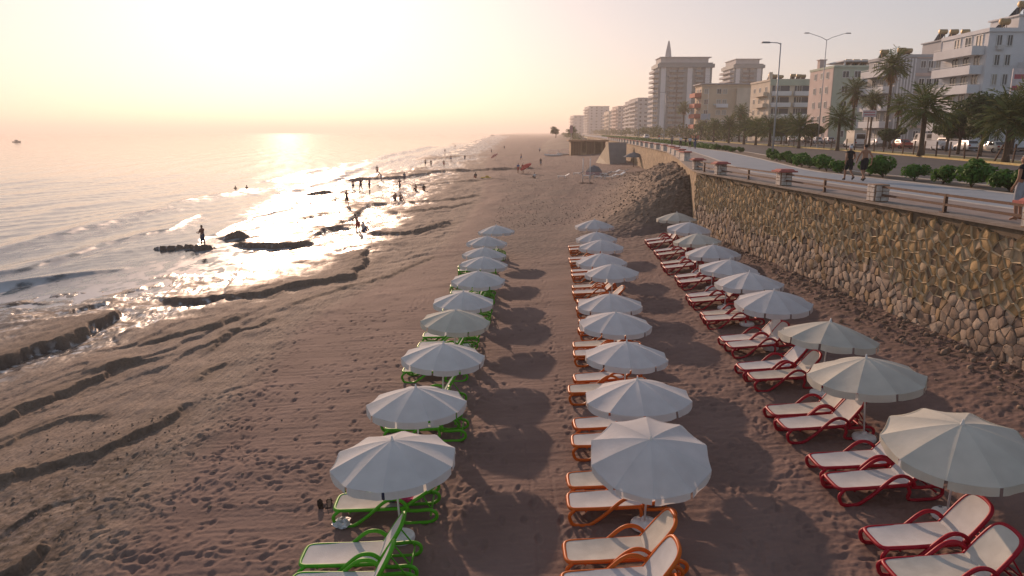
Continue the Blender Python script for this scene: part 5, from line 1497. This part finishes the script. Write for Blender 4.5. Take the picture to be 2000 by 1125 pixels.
def person(pose, loc, yaw, lab, skin=0, top=None, bottom=None, long=False, sleeves=False, hair=(.03, .02, .015), shoes=None, scale=1.0, fingers=False, cap=None, group='people', water=0):
    pm = pose_mesh(pose, fingers); me, co, nor, polys, fc, tags, tt, mn, hc = pm
    r = O('person', None, None, (loc[0], loc[1], loc[2]), (0, 0, yaw), scale, lab, 'person', group)
    key = ('body', pose, fingers, skin)
    def mk():
        m = me.copy(); m.materials.clear(); m.materials.append(SKIN[skin]); return m
    z = -float(mn)
    O('body', cached(key, mk), r, (0, 0, z))
    def c(nm, sel, off, m): O(nm, cached((nm, pose, fingers, m.name, long, sleeves), lambda: cloth(pm, sel, off, m, nm)), r, (0, 0, z))
    if top: c('shirt', lambda g, t, f: (g in ('torso', 'shoulder') and f[2] > float(hc[2]) - .6) or (sleeves and g == 'uparm' and t < .75), .014, CL(*top))
    if bottom: c('trousers' if long else 'shorts', lambda g, t, f: g in ('pelvis', 'thigh') and (g == 'pelvis' or t < .8 or long) or (long and g == 'shin' and t < .95) or (g == 'torso' and f[2] < float(hc[2]) - .62 and pose in ('stand', 'walk', 'walk2', 'fish')), .02, CL(*bottom))
    hm = CL(*cap) if cap else mat('hair_%d' % int(hair[0] * 1000), hair, .8, .2, 20)
    c('cap' if cap else 'hair', lambda g, t, f: g == 'head' and (f[2] > hc[2] + .01 or (f[1] < hc[1] - .035 and f[2] > hc[2] - .09)), .016, hm)
    if shoes: c('shoes', lambda g, t, f: g == 'foot', .012, CL(*shoes))
    if fingers:
        for s in (-1, 1): O('eye', cached('eye', lambda: MB().lathe([(0, -.011), (.009, -.006), (.011, 0), (.009, .006), (0, .011)], 8).mesh('eye', mat('eye_white', (.6, .6, .6), .2), True)), r, (s * .032, float(hc[1]) + .088, float(hc[2]) - .022 + z))
    return r
PP = lambda px, py: (lambda p: (p.x, p.y, PROM + .006))(P(px, py, PROM))
person('walk', PP(1656, 352), .06, 'woman like figure walking away in white cap, dark vest and black shorts'.replace('woman like figure', 'person'), 0, ('black', (.02, .02, .022)), ('black', (.02, .02, .022)), shoes=('darkshoe', (.05, .05, .055)), scale=1.0, fingers=True, cap=('capwhite', (.6, .6, .62)), group='people on the promenade')
person('walk2', PP(1685, 353), .03, 'bare backed person walking away in black shorts beside white capped walker', 0, None, ('black', (.02, .02, .022)), shoes=('darkshoe', (.05, .05, .055)), scale=1.04, fingers=True, group='people on the promenade')
person('stand', (lambda p: (p.x + .1, p.y, PROM + .006))(P(1979, 430, PROM)), .5, 'person in black vest and grey shorts standing at the right edge', 0, ('black', (.02, .02, .022)), ('grey', (.3, .32, .36)), hair=(.35, .33, .30), scale=1.03, fingers=True, group='people on the promenade')
for k, (px, py, pz, top, bot, lg, lab) in enumerate([(1287, 276, 'walk', ('red', (.4, .05, .04)), ('white', (.6, .6, .6)), False, 'person in red top, leftmost of the walking group'), (1312, 284, 'walk2', ('greyt', (.18, .19, .22)), ('dark', (.04, .04, .05)), True, 'person in grey top and dark trousers, second left in the walking group'),
        (1329, 287, 'walk', ('white', (.6, .6, .6)), ('black', (.02, .02, .022)), True, 'person in white shirt and black trousers in the walking group'), (1339, 285, 'walk2', ('black', (.02, .02, .022)), ('black', (.02, .02, .022)), True, 'person all in black behind the two white shirts'),
        (1347, 290, 'walk', ('paleb', (.45, .5, .56)), ('black', (.02, .02, .022)), False, 'person in pale blue shirt and black shorts in the walking group'), (1357, 291, 'walk2', ('navy', (.03, .05, .10)), ('denim', (.06, .09, .16)), True, 'person in navy and jeans, rightmost of the walking group'), (1222, 267, 'walk', ('dark', (.04, .04, .05)), ('dark', (.04, .04, .05)), True, 'distant dark clothed person alone on the promenade')]):
    person(pz, PP(px, py), rnd.uniform(-.3, .3) + (math.pi if k in (0, 3) else 0), lab, k % 3, top, bot, lg, True, scale=rnd.uniform(.96, 1.04), group='people on the promenade')
def bp_(px, py):
    p = PT(px, py); z = gz(p.x, p.y)
    p = P(px, py, max(z, -.05)); z = gz(p.x, p.y); return (p.x, p.y, z)
SHORTS = [('navy', (.03, .05, .10)), ('black', (.02, .02, .022)), ('red', (.4, .05, .04)), ('blue', (.05, .12, .3)), ('greyt', (.18, .19, .22))]
for k, (px, py, pz, yw, top, lab) in enumerate([(397, 481, 'fish', 1.3, ('rust', (.20, .09, .07)), 'person fishing from the wet rock, facing the sea'), (678, 402, 'stand', .3, None, 'person standing alone at the edge of the sun glitter'),
        (700, 454, 'bend', .8, None, 'person bending down on the rock ledge'), (710, 452, 'sit', -.6, ('white', (.6, .6, .6)), 'person in white sitting on the rock ledge'), (690, 371, 'stand', .2, None, 'leftmost person of the three beside the shallow pool'), (705, 373, 'walk', .9, ('rust', (.20, .09, .07)), 'middle person of the three beside the shallow pool'),
        (722, 372, 'stand', 2.2, ('pink', (.45, .2, .2)), 'rightmost person of the three beside the shallow pool'), (737, 342, 'stand', 0, None, 'person standing out in the surf beyond the ledge'), (745, 353, 'bend', 1.5, None, 'person bending at the end of the long ledge'),
        (781, 371, 'walk2', .5, ('rust', (.20, .09, .07)), 'person walking in front of the long ledge'), (790, 356, 'stand', .5, ('greyt', (.18, .19, .22)), 'person on top of the long ledge'), (812, 374, 'sit', .5, None, 'left one of two people sitting on the sand'), (828, 373, 'sit', .2, ('black', (.02, .02, .022)), 'right one of two people sitting on the sand'),
        (772, 391, 'sit', .4, None, 'left one of a seated pair on the rock shelf'), (782, 390, 'sit', -.3, None, 'right one of a seated pair on the rock shelf'), (831, 325, 'stand', 0, None, 'left person of the far group at the water'), (842, 325, 'walk', 0, ('dark', (.04, .04, .05)), 'second person of the far group at the water'),
        (867, 325, 'stand', 0, None, 'third person of the far group at the water'), (881, 315, 'stand', .3, None, 'person left on the far rock ledge'), (908, 315, 'walk', .3, ('dark', (.04, .04, .05)), 'person right on the far rock ledge'), (869, 298, 'stand', 0, None, 'distant bather left by the far surf'), (889, 289, 'stand', 0, ('dark', (.04, .04, .05)), 'distant bather right by the far surf'),
        (1012, 338, 'stand', .2, ('blue', (.05, .12, .3)), 'person in blue beside the red umbrella'), (1021, 338, 'walk', .2, ('red', (.4, .05, .04)), 'person in red beside the red umbrella'), (1056, 325, 'stand', .2, ('black', (.02, .02, .022)), 'person in black right of the red umbrella'), (1054, 298, 'stand', 0, ('white', (.6, .6, .6)), 'distant person in white on the open beach'),
        (1044, 348, 'sit', .4, ('white', (.6, .6, .6)), 'person sitting on the sand below the red umbrella'), (929, 347, 'sit', .4, ('dark', (.04, .04, .05)), 'dark clothed person sitting by the yellow towel'), (1018, 312, 'walk', 1, None, 'distant walker left on the open beach'), (960, 300, 'walk', .2, None, 'distant walker on the far sand'), (985, 292, 'stand', .2, ('dark', (.04, .04, .05)), 'distant dark figure on the far sand')]):
    person(pz, bp_(px, py), yw, lab, k % 3, top, SHORTS[k % 5], False, True, scale=rnd.uniform(.95, 1.04), group='people on the beach')
# ------------------------------------------------------------------ things on the beach
M_wood = mat('kiosk_brown_boards', (.16, .085, .045), .85, .25, 3, .4, 20); M_woodl = mat('kiosk_light_boards', (.40, .27, .15), .85, .2, 3); M_conc = mat('concrete_grey', (.27, .25, .24), .9, .12, 1, .3, 10)
M_conc_lit = mat('concrete_sunlit', (.50, .42, .30), .9, .12, 1, .3, 10); M_wht = mat('plastic_white', (.66, .66, .65), .5, .08); M_tarp = mat('roof_sheet_rust', (.38, .22, .13), .8, .2, 1)
p = P(1150, 299, 2.1); Y = p.y
x0 = bx(1116, Y); x1 = bx(1184, Y); r = O('beach_kiosk', None, None, (x0, Y, gz(x0, Y) - .3), label='brown boarded beach kiosk with flat roof beside the concrete ramp', cat='kiosk')
Wk = x1 - x0; H = 4.6
for a, c in ((0, .30), (.44, .68), (.90, 1.0)):
    n = max(1, int((c - a) * Wk / .7))
    for k in range(n):
        O('board', MB().box(((a + (k + .5) * (c - a) / n) * Wk, rnd.uniform(-.02, .02), H / 2), ((c - a) * Wk / n - .05, .12, H)).mesh('board', M_wood), r)
O('back_wall', MB().box((Wk / 2, 5.5, H / 2), (Wk, .2, H)).box((.1, 2.8, H / 2), (.2, 5.2, H)).box((Wk - .1, 2.8, H / 2), (.2, 5.2, H)).mesh('back_wall', M_woodl), r)
O('roof', MB().box((Wk / 2, 2.5, H + .15), (Wk + 1.6, 8, .3)).box((Wk / 2, -1.3, H + .05), (Wk + 1.6, .3, .5)).mesh('roof', M_tarp), r)
for u in (.3, .44, .68, .9): O('post', MB().box((u * Wk, -.15, H / 2), (.25, .25, H)).mesh('post', M_woodl), r)
O('counter', MB().box((.37 * Wk, .2, .6), (.13 * Wk, .5, 1.2)).mesh('counter', M_woodl), r)
p = P(1203, 320, 2.0); Y = p.y; x0 = bx(1177, Y); x1 = bx(1226, Y)
r = O('concrete_ramp', None, None, (x0, Y, 1.4), label='grey concrete ramp block with a sloping sunlit side', cat='ramp')
w = x1 - x0; zt = topz(278, Y) - 1.4
O('front_slab', MB().prism([(w * .36, 0), (w, 0), (w, zt), (w * .26, zt)], 0, .6, axis='y').mesh('front_slab', M_conc), r)
O('side_slope', MB().poly([(w * .36, -.03, 0), (w * .26, -.03, zt), (w * .24, 13, zt * .35), (w * .05, 13, 0)]).poly([(w * .26, -.03, zt), (w, -.03, zt), (w, 13, zt * .35), (w * .24, 13, zt * .35)]).mesh('side_slope', M_conc_lit), r)  # sunlight on the slope painted in as paler, warmer concrete
# pedal boats and dinghies
def boat(px, py, L, m, lab, canopy=None, yaw=0, z=None):
    q = bp_(px, py); r = O('small_boat', None, None, (q[0], q[1], q[2] if z is None else z), (0, 0, yaw), label=lab, cat='boat', group='boats pulled up on the beach')
    st_ = []; b = MB()
    for i in range(7):
        t = i / 6; w = .75 * math.sin(math.pi * (.12 + .8 * t)) ** .7; k = .18 * (2 * t - 1) ** 2
        b.v += [(L * (t - .5), -w * .6, k), (L * (t - .5), -w, .5 + k), (L * (t - .5), -w * .85, .5 + k), (L * (t - .5), 0, .3 + k), (L * (t - .5), w * .85, .5 + k), (L * (t - .5), w, .5 + k), (L * (t - .5), w * .6, k)]
    for i in range(6):
        for k in range(7): b.face((i * 7 + k, i * 7 + (k + 1) % 7, i * 7 + 7 + (k + 1) % 7, i * 7 + 7 + k))
    b.face(tuple(reversed(range(7)))); b.face(tuple(range(42, 49)))
    O('hull', b.mesh('hull', m, True), r)
    for t in (-.2, .2): O('bench', MB().box((L * t, 0, .48), (.35, 1.3, .06)).mesh('bench', M_wht), r)
    if canopy:
        O('awning', MB().box((0, 0, 1.75), (L * .6, 1.5, .1), taper=.8).mesh('awning', canopy), r)
        for sx_ in (-1, 1):
            for sy_ in (-1, 1): O('awning_post', MB().bar((sx_ * L * .26, sy_ * .65, .5), (sx_ * L * .26, sy_ * .65, 1.75), .05).mesh('awning_post', M_wht), r)
M_pinkb = mat('awning_pink', (.45, .28, .28), .8, .1); M_blueb = mat('boat_blue_grey', (.30, .38, .45), .5, .1)
boat(1081, 305, 5.5, M_wht, 'white pedal boat with pink awning, left of the kiosk pair', M_pinkb); boat(1105, 303, 5.5, M_wht, 'white pedal boat with pink awning next to the kiosk', M_pinkb); boat(1136, 302, 4.2, M_blueb, 'pale blue boat in front of the kiosk')
# tall white posts
for k, px in enumerate((1138, 1152)):
    q = bp_(px, 358); r = O('net_post', None, None, q, label=['left white net post on the open beach', 'right white net post on the open beach'][k], cat='post', group='white net posts')
    O('foot', MB().lathe([(.5, 0), (.5, .1), (.12, .16)], 12).mesh('foot', M_post), r); O('pole', MB().tube([(0, 0, .1), (0, 0, 3.3)], .05, 8).mesh('pole', M_wht, True), r); O('cap', MB().lathe([(.06, 3.28), (.07, 3.34), (0, 3.4)], 8).mesh('cap', M_wht), r)
# stacked white plastic beds and chairs
wl_me = {'deck': MB().box((0, 0, .34), (1.3, .62, .06)).mesh('deck', M_wht), 'back': MB().box((.9, 0, .52), (.7, .62, .06), 0, 0, Matrix.Rotation(R(-28), 3, 'Y')).mesh('backrest', M_wht), 'leg': MB().box((0, 0, .16), (.07, .07, .32)).mesh('leg', M_wht)}
for k, (px, py) in enumerate([(1097, 348), (1128, 342), (1146, 347), (1160, 340), (1170, 349), (1180, 343), (1188, 349), (1197, 340), (1206, 346), (1214, 338)]):
    q = bp_(px, py); r = O('white_lounger', None, None, q, (0, 0, rnd.uniform(-.6, .6)), label=f'white plastic lounger, {["first", "second", "third", "fourth", "fifth", "sixth", "seventh", "eighth", "ninth", "tenth"][k]} from the left in the loose cluster by the mound', cat='sun lounger', group='white loungers by the mound')
    O('deck', wl_me['deck'], r); O('backrest', wl_me['back'], r)
    for sx_ in (-.55, .5):
        for sy_ in (-.26, .26): O('leg', wl_me['leg'], r, (sx_, sy_, 0))
# closed grey parasols / stall near the ramp
M_dgrey = mat('tarp_grey', (.16, .16, .17), .9, .15, 2)
q = bp_(1237, 326); r = O('thatched_shade', None, None, q, label='dark shade canopy on one post at the mound edge', cat='shade')
O('post', MB().tube([(0, 0, 0), (0, 0, 2.3)], .07, 8).mesh('post', M_wood), r); O('canopy', MB().lathe([(1.9, 1.75), (1.8, 1.85), (.9, 2.35), (0, 2.6)], 12).mesh('canopy', M_dgrey), r)
q = bp_(1160, 341); r = O('beach_tent', None, None, q, label='small grey and pink tent beside the white net posts', cat='tent')
O('cover', MB().lathe([(1.3, 0), (1.25, .6), (.7, 1.25), (0, 1.5)], 8).mesh('cover', M_dgrey, 30), r); O('skirt', MB().lathe([(1.36, 0), (1.33, .45)], 8).mesh('skirt', M_pinkb), r)
# red umbrellas
M_redc = mat('canopy_red', (.55, .06, .05), .8, .08, 3, sub=.2); M_pinkc = mat('canopy_salmon', (.55, .22, .18), .8, .08, 3, sub=.2)
for px, py, m, s, lab in ((1034, 338, M_redc, 1.0, 'tilted red beach umbrella on the open sand'), (970, 312, M_pinkc, 1.0, 'faded salmon umbrella far off near the ledges')):
    q = bp_(px, py); r = O('beach_umbrella', None, None, q, (0, R(-32), .3), s, lab, 'umbrella', 'umbrellas on the far beach')
    c = O('canopy', cached(('cm', m.name), lambda: canopy_mesh(1.15, 9).mesh('canopy', m, 22)), r, (0, 0, 1.75)); O('valance', cached(('vm', m.name), lambda: valance_mesh(1.15, 9).mesh('valance', m, 30)), c); O('pole', MB().tube([(0, 0, -.1), (0, 0, 1.75)], .02, 8).mesh('pole', M_pole), r)
# far huts and flagpole
M_weed = mat('dark_rubble')
def spos(rg):
    y = 55 + 130 * rg.rand() ** 1.4; return (float(ROCKB(y)) + 3 + rg.rand() * (float(wallX(y)) - float(ROCKB(y)) - 5), y)
V, Q = rock_pts(5200, spos, .02, .075, 9)
O('beach_pebbles', npmesh('beach_pebbles', V, Q, mat('pebble_grey', (.16, .12, .10), .9, .3, 2), False), kind='stuff', label='scattered dark pebbles on the open beach beyond the umbrellas')
q = bp_(962, 268); r = O('beach_hut', None, None, q, label='tiny dark roofed stall far along the beach', cat='hut')
O('roof', MB().lathe([(4.5, 2.4), (4.4, 2.6), (0, 4.2)], 4).mesh('roof', M_dgrey), r); 
for sx_ in (-2.4, 2.4): O('post', MB().box((sx_, 0, 1.25), (.3, .3, 2.5)).mesh('post', M_wood), r)
q = bp_(939, 264); r = O('flag_pole', None, None, q, label='thin flag pole far along the beach', cat='flag pole'); O('pole', MB().tube([(0, 0, 0), (0, 0, 6)], .12, 6).mesh('pole', M_wood), r); O('flag', MB().box((.8, 0, 5.4), (1.6, .05, 1.0)).mesh('flag', M_dgrey), r)
q = bp_(1117, 303); r = O('banner', None, None, (q[0], q[1] + 4, q[2]), label='pale pink banner on a pole behind the pedal boats', cat='banner'); O('pole', MB().tube([(0, 0, 0), (0, 0, 9)], .07, 6).mesh('pole', M_wht), r); O('cloth', MB().box((.0, -.1, 7.6), (.9, .04, 2.2)).mesh('cloth', M_pinkb), r)
# far dunes and bushes at the end of the beach
ys_ = np.linspace(260, 900, 40); b = MB(); cs = []
for i, y in enumerate(ys_):
    x = float(wallX(y)); hh = (2.6 + 1.4 * math.sin(i * .9) + .8 * math.sin(i * 2.3)) * min(1, i / 9)
    b.v += [(x - 26, y, .9), (x - 14, y, 1.2 + hh * .75), (x - 4, y, 1.5 + hh * 1.1), (x + 1, y, 2)]
    cs += [(x - 5 + rnd.uniform(-5, 2), y + rnd.uniform(-6, 6), 3.0 + hh * .8 + rnd.uniform(-.6, .8)) for _ in range(3)]
for i in range(39):
    for k in range(3): q = i * 4 + k; b.face((q, q + 1, q + 5, q + 4))
O('far_dunes', b.mesh('far_dunes', ground_mat('dune_sand', (.13, .095, .075), (.19, .14, .11), .15), True), kind='structure', label='low hazy dunes below the far road')
V, Q = leaves(cs, [(2.4, 3, 1.3)] * len(cs), 7000, .5, 12, .4); O('dune_scrub', npmesh('dune_scrub', V, Q, L_belt, False), kind='stuff', label='hazy scrub on the far dunes')
for px, h, lab in ((1086, 9, 'hazy tree left on the far dune'), (1118, 9, 'hazy tree behind the kiosk roof')):
    Y = 330; tree(bx(px, Y), Y, h * .55, 3.0, lab, 70 + px, 2600)
# motor boat at sea
p = P(33, 278, 0); r = O('motor_boat', None, None, (p.x, p.y, -.2), (0, 0, .15), .95, 'small dark motor boat near the horizon', 'boat')
b = MB()
for i in range(7):
    t = i / 6; w = 1.3 * min(1, (1 - t) * 3) ** .6 if t < 1 else .02; b.v += [(-3.2 + 6.4 * t, -w * .5, 0), (-3.2 + 6.4 * t, -w, 1.0 + .5 * t * t), (-3.2 + 6.4 * t, w, 1.0 + .5 * t * t), (-3.2 + 6.4 * t, w * .5, 0)]
for i in range(6):
    for k in range(4): b.face((i * 4 + k, i * 4 + (k + 1) % 4, i * 4 + 4 + (k + 1) % 4, i * 4 + 4 + k))
b.face((3, 2, 1, 0)); O('hull', b.mesh('hull', M_dgrey), r); O('cabin', MB().box((-.3, 0, 1.7), (2.4, 1.7, 1.3), taper=.8).mesh('cabin', M_dgrey), r); O('windscreen', MB().box((.75, 0, 1.85), (.3, 1.4, .6)).mesh('windscreen', B_glass), r)
# swimmers
for k, (px, py) in enumerate(((460, 369), (482, 368))):
    q = P(px, py, 0); person('stand', (q.x, q.y, -1.25), 0, ['left of two swimmers in the glitter', 'right of two swimmers in the glitter'][k], 1, None, SHORTS[k], group='swimmers')
# small litter near the first green loungers
q = PT(633, 990); r = O('sandals', None, None, (q.x, q.y, gz(q.x, q.y) + .01), (0, 0, .4), label='dark brown sandals left on the sand beside green lounger', cat='sandals')
M_lea = mat('leather_dark', (.05, .025, .018), .6, .2)
for k, (dx, dy, a) in enumerate(((-.07, 0, .2), (.1, .05, -.3))):
    o = O('sole', MB().prism([(-.05, -.14), (.05, -.14), (.045, 0), (.06, .1), (.02, .16), (-.04, .14), (-.055, .05), (-.04, -.03)], 0, .035).mesh('sole', M_lea), r, (dx, dy, .02), (R(60) if k == 0 else .2, 0, a))
    O('strap', MB().tube(arc([(-.05, .06, .03), (-.02, .05, .08), (.03, .05, .08), (.055, .06, .03)], 3), .012, 5).mesh('strap', M_lea), o)
def crumple(rad, seed, flat=.4):
    rg = np.random.RandomState(seed); b = MB(); pr = []
    for i in range(9):
        a = math.pi * i / 8; pr.append((max(.0, math.sin(a)) * rad, -math.cos(a) * rad * flat + rad * flat))
    b.lathe(pr, 14)
    b.v = [tuple(np.array(v) * (1 + rg.uniform(-.28, .28))) for v in b.v]; return b
q = PT(668, 1028); O('plastic_bag', crumple(.17, 2, .35).mesh('plastic_bag', mat('plastic_film_grey', (.5, .5, .52), .25, .2, 8, spec=.6)), None, (q.x, q.y, gz(q.x, q.y)), label='crumpled clear plastic bag on the sand below the green lounger', cat='bag')
b0 = LB[0]
g1 = [l for l in LNG['green']][2]
tx_, ty_ = g1[1] + 1.28, g1[0]; tz_ = float(zbase(tx_, ty_)) + .37
O('pink_towel', crumple(.2, 5, .5).mesh('pink_towel', mat('towel_pink', (.5, .05, .14), .9, .15, 12, .4, 60)), None, (tx_, ty_ - .1, tz_ - .03), label='bright pink towel bundled on the second green lounger', cat='towel')
O('navy_bag', crumple(.2, 6, .55).mesh('navy_bag', mat('bag_navy', (.03, .035, .07), .8, .15, 12, .3, 40)), None, (tx_ - .22, ty_ - .05, tz_ - .03), label='small navy bag beside the pink towel on green lounger', cat='bag')
q = bp_(949, 348); O('yellow_towel', MB().box((0, 0, .06), (1.8, 1.1, .1), taper=.9).box((.2, .1, .22), (.7, .6, .3), taper=.6).mesh('yellow_towel', mat('towel_yellow', (.5, .33, .06), .9, .1, 6)), None, q, label='yellow towel heap by the dark ledge far down the beach', cat='towel')
# ------------------------------------------------------------------ haze
hm = bpy.data.materials.new('sea_haze'); hm.use_nodes = True
hn = hm.node_tree.nodes; hl = hm.node_tree.links
hn.remove(hn['Principled BSDF'])
pv = hn.new('ShaderNodeVolumePrincipled')
pv.inputs['Color'].default_value = (.93, .87, .84, 1); pv.inputs['Density'].default_value = HAZE_D; pv.inputs['Anisotropy'].default_value = HAZE_G
hl.new(pv.outputs[0], hn['Material Output'].inputs['Volume'])
me = MB().box((0, 5000, 30), (30000, 16000, 82)).mesh('haze', hm)
O('haze', me, kind='stuff', label='warm hazy evening air over sea and shore')
